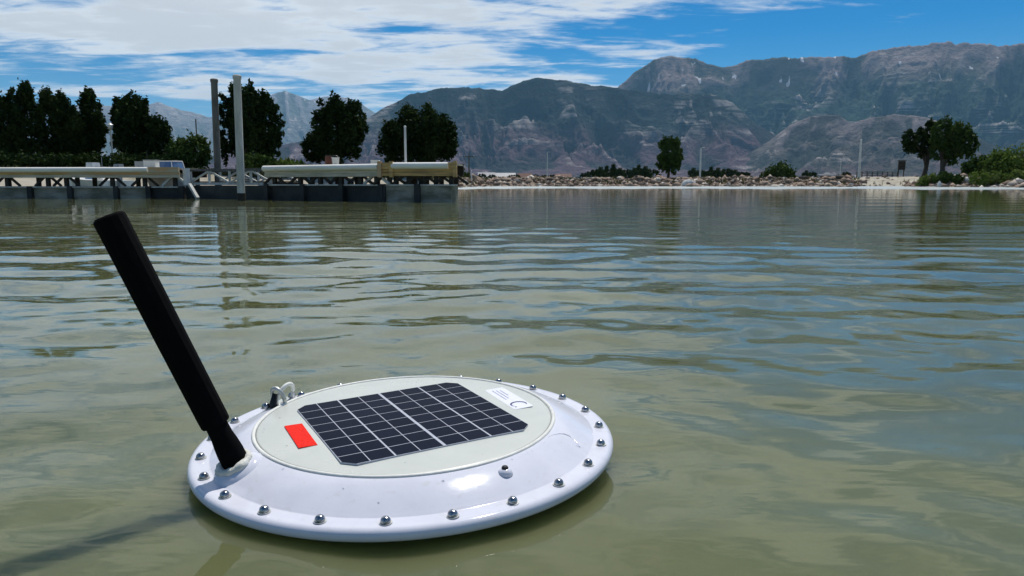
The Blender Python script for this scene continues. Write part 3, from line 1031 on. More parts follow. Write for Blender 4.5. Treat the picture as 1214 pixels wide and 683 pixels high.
pole('lamp_post', 'pale lamp post with lantern head in front of the dark poplars', 131, 154, 54, 0.13, m_pile, 'globe', cat='lamp post')
pole('thin_pole', 'thin dark pole rising above the rounded bush', 232, 142, 66, 0.14, m_pile_dark, cat='pole')
pole('utility_pole', 'dark utility pole beyond the end of the dock', 556, 182, 118, 0.24, m_pile_dark, 'cross', cat='utility pole')
pole('light_pole', 'faint pale light pole far off before the dark ridge', 649, 181, 190, 0.26, m_galv, 'lamp', cat='light pole')
pole('light_pole', 'pale light pole on the bank past the single green tree', 831, 176, 112, 0.28, m_white, 'lamp', cat='light pole')
pole('light_pole', 'tall white light pole beside the launch ramp', 1021, 166, 112, 0.36, m_white, None, cat='light pole')
pole('marker_post', 'short pale post on the bank near the launch ramp', 997, 192, 116, 0.14, m_white, None, cat='post')
pole('marker_post', 'short pale post at the near end of the stone bank', 559, 203, 91, 0.14, m_white, None, cat='post')

p = at(1068, 206, 106)
z0 = gz(p.x, 106)
sg = empty('notice_board', (p.x, 106, z0))
zt = at(1068, 191, 106).z - z0
for s in (-0.38, 0.38):
    MB().box((s, 0, zt / 2), (0.1, 0.1, zt)).build('post', m_darkwood, sg)
MB().box((0, -0.09, zt - 0.62), (1.0, 0.07, 1.2)).build('board', m_darkwood, sg)
MB().box((0, -0.06, zt + 0.06), (1.2, 0.34, 0.08)).build('board_roof', m_darkwood, sg)
tag(sg, 'dark notice board on posts beside the cottonwood trees', 'sign')


def fence(px0, px1, Y, label):
    a_, b_ = at(px0, 205, Y), at(px1, 205, Y + 1.5)
    n = 9
    root = empty('rail_fence', (a_.x, Y, gz(a_.x, Y)))
    m = m_pile_dark
    base = root.location
    prev = None
    for k in range(n):
        t = k / (n - 1)
        x = a_.x + (b_.x - a_.x) * t
        y = Y + 1.5 * t
        z = gz(x, y)
        MB().box((x - base.x, y - base.y, z - base.z + 0.48), (0.12, 0.12, 1.0)).build('post', m, root)
        if prev:
            for hh in (0.35, 0.62, 0.88):
                MB().beam((prev[0] - base.x, prev[1] - base.y - 0.08, prev[2] - base.z + hh), (x - base.x, y - base.y - 0.08, z - base.z + hh), 0.04, 0.11).build('rail', m, root)
        prev = (x, y, z)
    tag(root, label, 'fence')


fence(1016, 1064, 113, 'low grey rail fence at the top of the launch ramp')


def house(px, py, Y, wd, ht, wallm, roofm, label):
    p = at(px, py, Y)
    z0 = gz(p.x, Y)
    root = empty('house', (p.x, Y, z0))
    hw_ = wd / 2
    H = p.z - z0
    ev = H * 0.62
    MB().box((0, 0, ev / 2), (wd, wd * 0.6, ev)).build('wall', wallm, root)
    yv = wd * 0.34
    MB().add([(-hw_ * 1.08, -yv, ev), (hw_ * 1.08, -yv, ev), (hw_ * 1.08, yv, ev), (-hw_ * 1.08, yv, ev), (-hw_ * 1.08, 0, H), (hw_ * 1.08, 0, H)],
             [(0, 1, 5, 4), (2, 3, 4, 5), (1, 2, 5), (3, 0, 4), (3, 2, 1, 0)]).build('roof', roofm, root)
    for s in (-0.28, 0.28):
        MB().box((s * wd, -wd * 0.3 - 0.03, ev * 0.55), (wd * 0.14, 0.08, ev * 0.35)).build('window', m_float_dark, root)
    MB().box((0, -wd * 0.3 - 0.03, ev * 0.36), (wd * 0.1, 0.08, ev * 0.7)).build('door', m_brown, root)
    tag(root, label, 'house', 'far houses on the plain')


house(577, 204.5, 420, 9, 5, m_white, m_grey, 'tiny far white house nearest the end of the dock')
house(599, 205, 430, 11, 5, m_white, m_grey, 'tiny far white house with wide front beyond the stone bank')
house(622, 205.5, 440, 8, 5, m_cream, m_brown, 'tiny far cream house with brown roof beyond the stone bank')
house(668, 206, 450, 9, 5, m_white, m_brown, 'tiny far white house with brown roof before the tree row')

# ------------------------------------------------------------------ docks
DOCK_PX = [-120, 213, 314, 450.5, 541]
DOCK_Y = [25.4, 24.7, 22.9, 20.45, 20.15]


def dock_pt(px):
    """the point of the dock's front line seen at pixel column px"""
    y = float(np.interp(px, DOCK_PX, DOCK_Y))
    dep = y * math.cos(PITCH) - 0.3 * math.sin(PITCH)
    return Vector(((px - CX) / F_PX * dep, y, 0))


def dock_section(px0, px1, label, z_beam0, z_beam1, floats, style, bents, float_m, post_px=()):
    """front face between pixel columns px0 (left) and px1 (right)"""
    L, Rr = dock_pt(px0), dock_pt(px1)
    d = (Rr - L)
    ln = d.length
    d.normalize()
    root = empty('floating_dock', (L.x, L.y, 0))
    ang = math.atan2(d.y, d.x)
    root.rotation_euler = (0, 0, ang)          # local x runs along the front, local y away from the camera
    W = 1.9 if style != 'end' else 1.0
    zb, zt_ = z_beam0, z_beam1
    mid = zb + (zt_ - zb) * 0.5
    # deck planks, laid across
    npl = max(6, int(ln / 0.30))
    pl = ln / npl
    dm = MB().box((0, 0, 0), (pl - 0.012, W - 0.1, 0.04)).mesh('deck_plank')
    for k in range(npl):
        o = link('deck_plank', dm, m_wood_pale, root)
        o.location = (pl * (k + 0.5), W / 2 + 0.06, zt_ - 0.06 + 0.004 * ((k * 7) % 3))
    # fascia: two boards, butt-jointed
    nb = max(1, round(ln / 3.4))
    for k in range(nb):
        x0, x1 = ln * k / nb + 0.006, ln * (k + 1) / nb - 0.006
        fm = m_wood if style != 'pale' else m_wood_pale
        if style == 'mixed' and k == nb - 1:
            fm = m_wood_rust
        MB().box(((x0 + x1) / 2, 0.0, zb + (mid - zb) * 0.27), (x1 - x0, 0.06, (mid - zb) * 0.50)).build('fascia_board', m_wood if style == 'end' else m_wood_pale, root)
        MB().box(((x0 + x1) / 2, 0.012, zb + (mid - zb) * 0.78), (x1 - x0, 0.06, (mid - zb) * 0.46)).build('fascia_board', fm, root)
    # rounded cream bumper along the top edge
    xb0, xb1 = 0.0, ln
    if style == 'end':
        xb0, xb1 = ln * 0.155, ln * 0.90
    if style == 'mixed':
        xb1 = ln - 1.05
    hr = (zt_ - mid) * 0.5
    nbp = max(1, round((xb1 - xb0) / 4.2))
    for k in range(nbp):
        s0, s1 = xb0 + (xb1 - xb0) * k / nbp + 0.005, xb0 + (xb1 - xb0) * (k + 1) / nbp - 0.005
        prof = []
        for j in range(9):
            t = math.pi * (j / 8.0) - math.pi / 2
            prof.append((-0.09 * math.cos(t) - 0.035, mid + hr + hr * math.sin(t)))
        prof.append((0.03, mid + 2 * hr))
        prof.append((0.03, mid))
        vs = [(s0, y_, z_) for y_, z_ in prof] + [(s1, y_, z_) for y_, z_ in prof]
        m_ = len(prof)
        fs = [(j, (j + 1) % m_, m_ + (j + 1) % m_, m_ + j) for j in range(m_)] + [tuple(reversed(range(m_))), tuple(range(m_, 2 * m_))]
        MB().add(vs, [tuple(reversed(q)) for q in fs]).build('bumper', m_cream, root, smooth=True, angle=35)
    if style == 'end':
        for (q0, q1) in ((0.0, 0.15), (0.905, 1.0)):
            MB().box((ln * (q0 + q1) / 2, -0.01, mid + hr), (ln * (q1 - q0), 0.10, hr * 1.9)).build('corner_block', m_wood, root)
        for q in (0.0, 0.155, 0.99):
            MB().box((ln * q, -0.06, zb + (zt_ - zb) * 0.5), (0.10, 0.10, (zt_ - zb) + 0.06)).build('corner_post', m_wood_rust if q == 0 else m_wood, root)
    if style == 'mixed':
        MB().box((ln - 0.52, -0.015, mid + hr), (1.02, 0.08, hr * 1.95)).build('corner_block', m_wood_rust, root)
    # stringer beams and float bases
    MB().box((ln / 2, W - 0.05, (zb + zt_) / 2), (ln, 0.08, (zt_ - zb) * 0.9)).build('rear_beam', m_darkwood, root)
    fz = 0.435 if style != 'mixed' else 0.36
    MB().box((ln / 2, 0.10, fz + 0.02), (ln, 0.10, 0.04)).build('lower_rail', m_pile, root)
    MB().box((ln / 2, W - 0.15, fz + 0.02), (ln, 0.10, 0.04)).build('lower_rail', m_darkwood, root)
    for (q0, q1) in floats:
        x0, x1 = ln * q0 + 0.03, ln * q1 - 0.03
        bw = x1 - x0
        mb = MB()
        mb.box(((x0 + x1) / 2, W / 2 + 0.05, (fz - 0.175) / 2), (bw, W * 0.92, fz + 0.105))
        mb.box(((x0 + x1) / 2, W / 2 + 0.05, fz - 0.025), (bw + 0.05, W * 0.95, 0.045))
        mb.build('float_tank', m_float_dark if (style == 'mixed' and q0 > 0.8) else float_m, root)
    for q0 in ([f[0] for f in floats] + [floats[-1][1]] if style != 'end' else [0.02, 0.48]):
        MB().box((ln * q0, 0.06, fz / 2 - 0.04), (0.16, 0.14, fz + 0.18)).build('fender_post', m_float_dark, root)
    # struts between floats and deck
    for q in bents:
        x = ln * q
        MB().box((x, 0.14, (fz + zb) / 2 + 0.03), (0.12, 0.10, zb - fz)).build('strut', m_darkwood, root)
        for s in (-1, 1):
            MB().beam((x + s * 0.12, 0.12, zb + 0.02), (x + s * 0.46, 0.12, fz + 0.05), 0.06, 0.07).build('brace', m_pile if (int(q * 100) % 2) else m_darkwood, root)
        MB().box((x, W - 0.25, (fz + zb) / 2 + 0.03), (0.12, 0.10, zb - fz)).build('strut', m_darkwood, root)
    tag(root, label, 'dock', 'docks along the water')
    return root


dock_section(-60, 213, 'long low dock with cream bumper and brown boards cut by the picture edge', 0.685, 1.03,
             [(0.0, 0.17), (0.17, 0.345), (0.345, 0.52), (0.52, 0.72), (0.72, 0.86), (0.86, 1.0)], 'mixed', (0.10, 0.24, 0.42, 0.50, 0.70, 0.84, 0.97), m_float)
dock_section(314, 450, 'weathered grey dock section between the pilings and the dock end', 0.685, 1.03,
             [(0.0, 0.34), (0.34, 0.68), (0.68, 1.0)], 'pale', (0.06, 0.30, 0.48, 0.66, 0.82, 0.95), m_float_dark)
dock_section(451, 541, 'end dock section with yellow brown boards and pale grey floats', 0.695, 1.06,
             [(0.0, 0.46), (0.50, 0.93)], 'end', (0.10, 0.36, 0.52, 0.72, 0.92), m_float)

# gangway truss between the two docks
gl, gr_ = dock_pt(214), dock_pt(313)
gd = (gr_ - gl)
gln = gd.length
gw = empty('gangway', (gl.x, gl.y, 0))
gw.rotation_euler = (0, 0, math.atan2(gd.y, gd.x))
for yy in (0.35, 1.55):
    MB().box((gln / 2, yy, 0.93), (gln, 0.07, 0.07)).build('top_rail', m_pile_dark, gw)
    MB().box((gln / 2, yy, 0.49), (gln, 0.09, 0.08)).build('bottom_rail', m_pile, gw)
    nb = 4
    for k in range(nb):
        x0, x1 = gln * k / nb, gln * (k + 1) / nb
        if k % 2:
            x0, x1 = x1, x0
        MB().beam((x0 + 0.03 * (1 if x1 > x0 else -1), yy, 0.53), (x1 - 0.03 * (1 if x1 > x0 else -1), yy, 0.895), 0.045, 0.05).build('brace', m_pile, gw)
    for k in range(nb + 1):
        MB().box((min(gln - 0.06, max(0.06, gln * k / nb)), yy, 0.71), (0.06, 0.06, 0.36)).build('upright', m_pile, gw)
for k in range(12):
    MB().box((gln * (k + 0.5) / 12, 0.95, 0.55), (gln / 12 - 0.015, 1.1, 0.035)).build('deck_plank', m_darkwood, gw)
MB().box((0.06, 0.18, 0.72), (0.20, 0.12, 0.55)).build('end_post', m_white, gw)
MB().box((gln / 2, 0.95, 0.18), (gln * 0.98, 1.6, 0.50)).build('float_tank', m_float_dark, gw)
MB().beam((0.35, 0.05, 0.46), (0.98, -0.18, 0.02), 0.09, 0.10).build('stay', m_pile, gw)
tag(gw, 'dark truss gangway joining the two docks behind the near piling', 'gangway')

# pilings
def piling(px, y_top, Y, dia, m, label, z_bot=-0.8):
    p = at(px, y_top, Y)
    H = p.z
    root = empty('piling', (p.x, Y, 0))
    prof = []
    nz_ = 14
    g = np.random.default_rng(int(px))
    for k in range(nz_ + 1):
        z = z_bot + (H - z_bot) * k / nz_
        prof.append((dia / 2 * (1.06 - 0.08 * k / nz_ + g.normal() * 0.008), z))
    MB().lathe(prof, 20).build('shaft', m, root, smooth=True, angle=40)
    root.rotation_euler = (0, R(0.8), 0)
    MB().lathe([(dia * 0.56, H - 0.02), (dia * 0.58, H + 0.07), (dia * 0.44, H + 0.10)], 20).build('cap', m, root, smooth=True, angle=30)
    MB().lathe([(dia * 0.565, -0.05), (dia * 0.575, 0.10), (dia * 0.55, 0.22)], 20, close_top=False, close_bottom=False).build('algae_band', m_darkwood, root, smooth=True)
    tag(root, label, 'piling', 'pilings at the gangway')
    return root


piling(279, 93, 21.9, 0.212, m_pile, 'pale round piling standing in the water in front of the gangway')
piling(252, 97, 26.2, 0.225, m_pile_dark, 'darker round piling standing behind the gangway')

# guide collars holding the near piling against the gangway
# things on and behind the docks
p = at(481, 194, 20.9)
ps = empty('white_post', (p.x, 20.9, 1.01))
Hh = at(481, 151, 20.9).z - 1.01
MB().lathe([(0.055, 0), (0.055, 0.03), (0.032, 0.035), (0.030, Hh)], 12).build('post', m_white, ps, smooth=True, angle=40)
MB().lathe([(0.036, Hh), (0.036, Hh + 0.03), (0.01, Hh + 0.045)], 12).build('cap', m_white, ps)
tag(ps, 'slim white post standing on the end dock section', 'post')

p = at(398, 195, 22.6)
bk = empty('bucket', (p.x, p.y, 1.0))
MB().lathe([(0.085, 0), (0.112, 0.245), (0.118, 0.25), (0.118, 0.27), (0.104, 0.27), (0.08, 0.02)], 20, close_top=True).build('pail', m_white, bk, smooth=True, angle=40)
MB().tube([(0.115 * math.cos(t), -0.02, 0.25 + 0.08 * math.sin(t)) for t in np.linspace(0, math.pi, 11)], 0.004, 6).build('handle', m_steel, bk, smooth=True)
tag(bk, 'white bucket on the weathered dock section', 'bucket')
p = at(389.5, 195, 22.8)
br = empty('barrel', (p.x, p.y, 1.0))
MB().lathe([(0.085, 0), (0.098, 0.05), (0.102, 0.15), (0.098, 0.27), (0.085, 0.32)], 18).build('drum', m_brown, br, smooth=True, angle=40)
MB().lathe([(0.09, 0.32), (0.09, 0.345)], 18).build('lid', m_darkwood, br)
tag(br, 'small brown keg beside the white bucket on the dock', 'barrel')
p = at(445, 193, 21.6)
bx_ = empty('dock_box', (p.x, p.y, 1.01))
MB().box((0, 0, 0.06), (0.22, 0.2, 0.12)).build('bin', m_white, bx_)
MB().box((0, 0, 0.135), (0.24, 0.22, 0.028)).build('lid', m_white, bx_)
tag(bx_, 'small white box on the dock near the end section', 'box')

p = at(180.5, 199, 25.6)
bx_ = empty('dock_box', (p.x, p.y, 1.0))
MB().box((-0.02, 0, 0.13), (0.40, 0.30, 0.26)).build('bin', m_white, bx_)
MB().box((-0.02, 0, 0.278), (0.42, 0.32, 0.03)).build('lid', m_grey, bx_)
MB().box((-0.38, 0.02, 0.12), (0.30, 0.28, 0.24)).build('side_bin', m_grey, bx_)
MB().tube([(-0.2, 0.1, 0.29), (-0.2, 0.1, 0.62)], 0.008, 6).build('whip_rod', m_dark, bx_)
tag(bx_, 'white and grey storage box on the long dock', 'box')


def boat(px, Y, wd, label, windshield=True, seed=1):
    p = at(px, 205, Y)
    root = empty('motor_boat', (p.x, Y, 0.0))
    # hull: stations along local x
    st = [(-0.5, 0.36, 0.62), (-0.2, 0.40, 0.64), (0.15, 0.37, 0.70), (0.38, 0.20, 0.80), (0.5, 0.015, 0.88)]
    vs, fs = [], []
    for sx, hb, sh in st:
        x = sx * wd
        b = hb * wd * 0.42 / 0.40 * 0.5 * 2
        vs += [(x, -b, sh), (x, -b * 0.82, 0.12), (x, 0, -0.18 + 0.2 * max(0, sx)), (x, b * 0.82, 0.12), (x, b, sh)]
    for i in range(len(st) - 1):
        for k in range(4):
            fs.append((i * 5 + k, i * 5 + k + 1, (i + 1) * 5 + k + 1, (i + 1) * 5 + k))
        fs.append((i * 5 + 4, i * 5, (i + 1) * 5, (i + 1) * 5 + 4))
    fs.append((4, 3, 2, 1, 0))
    MB().add(vs, fs).build('hull', m_white, root)
    if windshield:
        gm, t = new_mat('tinted_windshield')
        finish(t, (0.10, 0.18, 0.32), 0.08, 0.5)
        ws = MB()
        n = 8
        pts0 = [(0.10 * wd - 0.10 * wd * (abs(k / n - 0.5) * 2) ** 2, (k / n - 0.5) * wd * 0.5, 0.75) for k in range(n + 1)]
        v_ = [Vector(q) for q in pts0] + [Vector((q[0] - 0.22, q[1] * 0.8, 1.28)) for q in pts0]
        ws.add(v_, [(k, k + 1, n + 2 + k, n + 1 + k) for k in range(n)])
        wso = ws.build('windshield', gm, root)
        so = wso.modifiers.new('thick', 'SOLIDIFY')
        so.thickness = 0.012
        MB().tube(v_[n + 1:], 0.02, 6).build('windshield_frame', m_white, root, smooth=True)
        MB().tube([v_[0], v_[n + 1]], 0.02, 6).build('windshield_frame', m_white, root)
        MB().tube([v_[n], v_[-1]], 0.02, 6).build('windshield_frame', m_white, root)
        MB().tube([v_[n // 2], v_[n + 1 + n // 2]], 0.016, 6).build('windshield_frame', m_white, root)
    else:
        MB().box((0.02 * wd, 0, 1.0), (0.42, 0.5, 0.70), taper=0.75).build('console', m_white, root)
        MB().box((-0.16 * wd, 0, 0.95), (0.34, 0.4, 0.45), taper=0.85).build('seat', m_grey, root)
        MB().tube([(0.1 * wd, -0.3, 0.7), (0.1 * wd, -0.3, 1.32), (0.22 * wd, -0.2, 1.30)], 0.02, 6).build('grab_rail', m_galv, root)
        mt = MB().box((-0.53 * wd, 0, 1.08), (0.34, 0.36, 0.40), taper=0.7)
        mt.box((-0.53 * wd, 0, 0.55), (0.16, 0.14, 0.75))
        mt.build('outboard_motor', m_grey, root)
        MB().tube([(-0.3 * wd, 0.3, 0.7), (-0.3 * wd, 0.3, 1.55)], 0.012, 6).build('whip_antenna', m_grey, root)
    tag(root, label, 'boat', 'boats behind the docks')
    return root


b1 = boat(204, 26.8, 1.9, 'small white boat with blue tinted windshield behind the long dock')
b1.rotation_euler = (0, 0, R(-60))
b2 = boat(112, 31.0, 2.3, 'small open motor boat with console behind the long dock', windshield=False)
b2.rotation_euler = (0, 0, R(165))


# ------------------------------------------------------------------ the buoy
BC = Vector((-0.19288, 1.32996, 0.042))
bn = Vector((-0.01533, -0.01964, 0.99969)).normalized()
ba = (Vector((1, 0, 0)) - bn * bn.x).normalized()
bb = bn.cross(ba)
buoy = empty('solar_buoy', BC)
buoy.rotation_euler = Matrix((ba, bb, bn)).transposed().to_euler()
tag(buoy, 'round white solar buoy with slanted black antenna floating on the lake', 'buoy')

# flange with rounded rim, dome flank up to the plate seat, lower hull below the water
def rim_profile():
    pr = [(0.0, -0.16), (0.10, -0.155), (0.18, -0.13), (0.235, -0.085), (0.265, -0.045), (0.285, -0.024), (0.36, -0.022)]
    for k in range(9):
        t = -math.pi / 2 + math.pi * k / 8
        pr.append((0.367 + 0.0105 * math.cos(t), -0.0105 + 0.0105 * math.sin(t) - 0.0003))
    pr += [(0.360, 0.0), (0.3445, 0.0002), (0.3428, 0.0003), (0.3418, 0.0006), (0.3408, 0.0011), (0.3392, 0.0020), (0.3365, 0.0033), (0.333, 0.0051), (0.322, 0.011), (0.306, 0.0185), (0.290, 0.0248), (0.278, 0.0285), (0.2715, 0.0298)]
    return pr


pr = rim_profile()
hull = MB().lathe(pr, 288, close_bottom=True, close_top=True).build('hull', m_hull, buoy, smooth=True, angle=50)

# top plate, slightly crowned, and its raised seal bead
MB().lathe([(0.267, 0.0301), (0.262, 0.0312), (0.20, 0.0332), (0.12, 0.0342), (0.02, 0.0345)], 128).build('top_plate', m_plate, buoy, smooth=True)
bead = []
for k in range(9):
    t = math.pi * k / 8
    bead.append((0.2695 + 0.0035 * math.cos(t), 0.0297 + 0.0033 * math.sin(t)))
MB().lathe(bead, 160, close_top=False, close_bottom=False).build('seal_ring', m_seal, buoy, smooth=True)

# 24 domed bolts with washers
bolt_prof = [(0.0, 0.0), (0.0072, 0.0), (0.0074, 0.003), (0.0070, 0.0052), (0.0058, 0.0076), (0.0038, 0.0094), (0.0014, 0.0101), (0.0002, 0.0102)]
bme = MB().lathe(bolt_prof, 20).mesh('bolt')
bme.polygons.foreach_set('use_smooth', [True] * len(bme.polygons))
bme.set_sharp_from_angle(angle=R(50))
wme = MB().lathe([(0.0, 0.0), (0.0094, 0.0), (0.0094, 0.0013), (0.0002, 0.0014)], 20).mesh('washer')
for k in range(24):
    a = 3.1932 + 2 * math.pi * k / 24
    b = link('bolt', bme, m_steel, buoy)
    b.location = (0.3565 * math.cos(a), 0.3565 * math.sin(a), 0.0013)
    b.scale = (1.0, 1.0, 0.85)
    b.rotation_euler = (random.uniform(-0.06, 0.06), random.uniform(-0.06, 0.06), random.uniform(0, 6.28))
    wsh = link('washer', wme, m_galv, b)
    wsh.location = (0, 0, -0.0012)

# solar panel with 8 x 8 cells
PZ = 0.0347
panel = empty('solar_panel', (0.004, -0.0126, PZ))
panel.parent = buoy
panel.rotation_euler = (0, 0, R(28.7))
HALF = 0.1675
CH = 0.020


def octo(h, ch, z0, z1, corners=(1, 1, 1, 1)):
    pts = []
    for (sx, sy), on in zip(((1, 1), (-1, 1), (-1, -1), (1, -1)), corners):
        if on:
            p1, p2 = (sx * h, sy * (h - ch)), (sx * (h - ch), sy * h)
            pts += [p1, p2] if sx * sy > 0 else [p2, p1]
        else:
            pts.append((sx * h, sy * h))
    n = len(pts)
    return [(x, y, z0) for x, y in pts] + [(x, y, z1) for x, y in pts], [tuple(reversed(range(n))), tuple(range(n, 2 * n))] + [(k, (k + 1) % n, n + (k + 1) % n, n + k) for k in range(n)]


MB().add(*octo(HALF, CH, -0.002, 0.0009)).build('backing', m_back, panel)
gaps = [0, 0.0016, 0.0032, 0.0016, 0.0054, 0.0016, 0.0032, 0.0016]
cwid = (2 * HALF - 0.002 - sum(gaps)) / 8
rg = 0.0019
chgt = (2 * HALF - 0.002 - 7 * rg) / 8
cell_me = MB().box((0, 0, 0), (cwid, chgt, 0.0008)).mesh('solar_cell')
x = -HALF + 0.001
for i in range(8):
    x += gaps[i]
    for j in range(8):
        y = -HALF + 0.001 + j * (chgt + rg)
        corner = (i in (0, 7)) and (j in (0, 7))
        if corner:
            sx, sy = (1 if i == 7 else -1), (1 if j == 7 else -1)
            hx, hy, c_ = cwid / 2, chgt / 2, CH - 0.002
            pts = [(sx * hx, sy * (hy - c_)), (sx * (hx - c_), sy * hy), (-sx * hx, sy * hy), (-sx * hx, -sy * hy), (sx * hx, -sy * hy)]
            if sx * sy < 0:
                pts = pts[::-1]
            n5 = 5
            me = MB().add([(q[0], q[1], -0.0004) for q in pts] + [(q[0], q[1], 0.0004) for q in pts],
                          [tuple(reversed(range(n5))), tuple(range(n5, 2 * n5))] + [(k, (k + 1) % n5, n5 + (k + 1) % n5, n5 + k) for k in range(n5)]).mesh('solar_cell')
        else:
            me = cell_me
        c = link('solar_cell', me, m_cell, panel)
        c.location = (x + cwid / 2, y + chgt / 2, 0.00065)
    x += cwid

# red sticker and white label, square with the panel
DOWN = Vector((math.sin(R(28.7)), -math.cos(R(28.7)), 0))
st_ = MB().box((0, 0, 0), (0.031, 0.121, 0.0008)).build('red_sticker', m_red, buoy)
st_['label'] = 'red rectangular sticker beside the solar panel'
st_.location = (-0.1705, -0.0968, 0.0340)
st_.rotation_euler = (0, R(1.2), R(27.5))
lab = MB()
hw_, hl = 0.0205, 0.070
pts = []
for cx_, cy_, a0 in ((hw_ - 0.006, hl - 0.006, 0), (-hw_ + 0.006, hl - 0.006, 90), (-hw_ + 0.006, -hl + 0.006, 180), (hw_ - 0.006, -hl + 0.006, 270)):
    for k in range(5):
        t = R(a0 + 22.5 * k)
        pts.append((cx_ + 0.006 * math.cos(t), cy_ + 0.006 * math.sin(t)))
n = len(pts)
lab.add([(a_, b_, 0) for a_, b_ in pts] + [(a_, b_, 0.0008) for a_, b_ in pts],
        [tuple(reversed(range(n))), tuple(range(n, 2 * n))] + [(k, (k + 1) % n, n + (k + 1) % n, n + k) for k in range(n)])
lo_ = lab.build('name_label', m_label, buoy)
lo_['label'] = 'white label with small print and dark blue arc logo'
lo_.location = (0.1862, 0.0980, 0.0330)
lo_.rotation_euler = (0, R(-1.0), R(26))
g = np.random.default_rng(4)
for row in range(3):                                            # three lines of print too small to read
    pm = MB()
    yy = 0.058 - 0.003 * row
    end = -0.008 + 0.012 * row
    while yy > end:
        L_ = g.uniform(0.0025, 0.007)
        pm.box((-0.0085 + 0.0075 * row, yy - L_ / 2, 0.00095), (0.0021, L_, 0.0003))
        yy -= L_ + 0.0016
    pm.build('print_line', m_greyprint, lo_)
arc = MB()
na = 22
vs, fs = [], []
for k in range(na + 1):
    t = R(-25 + 235 * k / na)
    th_ = 0.0012 + 0.0036 * math.sin(math.pi * min(1, (k / na) * 0.95 + 0.05))
    for rr in (0.0150 - th_ / 2, 0.0150 + th_ / 2):
        vs.append((rr * math.cos(t), -0.046 + rr * math.sin(t), 0.0011))
for k in range(na):
    fs.append((2 * k, 2 * k + 1, 2 * k + 3, 2 * k + 2))
arc.add(vs, [tuple(q) for q in fs]).build('logo_arc', m_navy, lo_)
MB().lathe([(0.002, 0.0009), (0.002, 0.0012)], 10, c=(-0.012, -0.058, 0)).build('logo_dot', m_navy, lo_)

# antenna in its black sleeve
base_l = Vector((-0.2459, -0.1909, 0.020))
tip_l = Vector((-0.4007, -0.2116, 0.4207))
ax = (tip_l - base_l)
alen = ax.length
axn = ax.normalized()
ant = empty('antenna', base_l)
ant.parent = buoy
ant.rotation_euler = axn.to_track_quat('Z', 'Y').to_euler()
MB().lathe([(0.0198, -0.006), (0.0206, 0.004), (0.0206, 0.024), (0.0192, 0.040), (0.0172, 0.054), (0.0166, 0.082)], 28).build('antenna_neck', m_black, ant, smooth=True, angle=50)
MB().lathe([(0.0160, 0.0745), (0.0216, 0.0750), (0.0226, 0.0775), (0.0229, 0.090), (0.0231, 0.20), (0.0236, alen - 0.007), (0.0230, alen - 0.003), (0.0200, alen), (0.004, alen + 0.0005)], 14).build('antenna_sleeve', m_black, ant, smooth=True, angle=20)
# raised collar moulded in the dome and the lumpy sealant round the antenna foot
boss = []
for (r_, z_) in ((0.047, -0.014), (0.042, -0.002), (0.036, 0.0045), (0.031, 0.0075), (0.020, 0.009)):
    boss.append((r_, z_))
bo = MB().lathe(boss, 36).build('antenna_boss', m_hull, buoy, smooth=True)
nrm_b = Vector((-0.31, -0.24, 0.92)).normalized()
bo.location = (-0.2462, -0.1912, 0.0150)
bo.rotation_euler = nrm_b.to_track_quat('Z', 'Y').to_euler()
sv, sf = [], []
nn, mm = 40, 8
for k in range(nn):
    a = 2 * math.pi * k / nn
    lump = 1 + 0.16 * math.sin(3 * a + 1) + 0.12 * math.sin(7 * a) + 0.08 * math.sin(11 * a + 2)
    for j in range(mm):
        b = 2 * math.pi * j / mm
        rr = 0.0235 + 0.0070 * lump * math.cos(b)
        sv.append((rr * math.cos(a), rr * math.sin(a), 0.0045 + 0.0070 * lump * math.sin(b)))
for k in range(nn):
    for j in range(mm):
        k2, j2 = (k + 1) % nn, (j + 1) % mm
        sf.append((k * mm + j, k2 * mm + j, k2 * mm + j2, k * mm + j2))
so_ = MB().add(sv, sf).build('sealant_ring', m_putty, buoy, smooth=True)
so_.location = bo.location + nrm_b * 0.0055
so_.rotation_euler = bo.rotation_euler

# small screw with boss on the front flank
def flank(r_, a):
    z = np.interp(r_, [0.2715, 0.278, 0.290, 0.306, 0.322, 0.333, 0.342], [0.0298, 0.0285, 0.0248, 0.0185, 0.011, 0.0045, 0.0])
    return Vector((r_ * math.cos(a), r_ * math.sin(a), float(z)))


va = math.atan2(-0.246, 0.1895)
q = flank(0.299, va)
vb = MB().lathe([(0.0125, -0.004), (0.0110, 0.002), (0.0072, 0.0052), (0.0062, 0.0056)], 20).build('screw_boss', m_hull, buoy, smooth=True)
vb.location = q
sc_ = MB().lathe([(0.0050, 0.0), (0.0054, 0.002), (0.0040, 0.0042), (0.0005, 0.0048)], 16).build('vent_screw', m_dark, vb, smooth=True)
sc_.location = (0, 0, 0.0054)
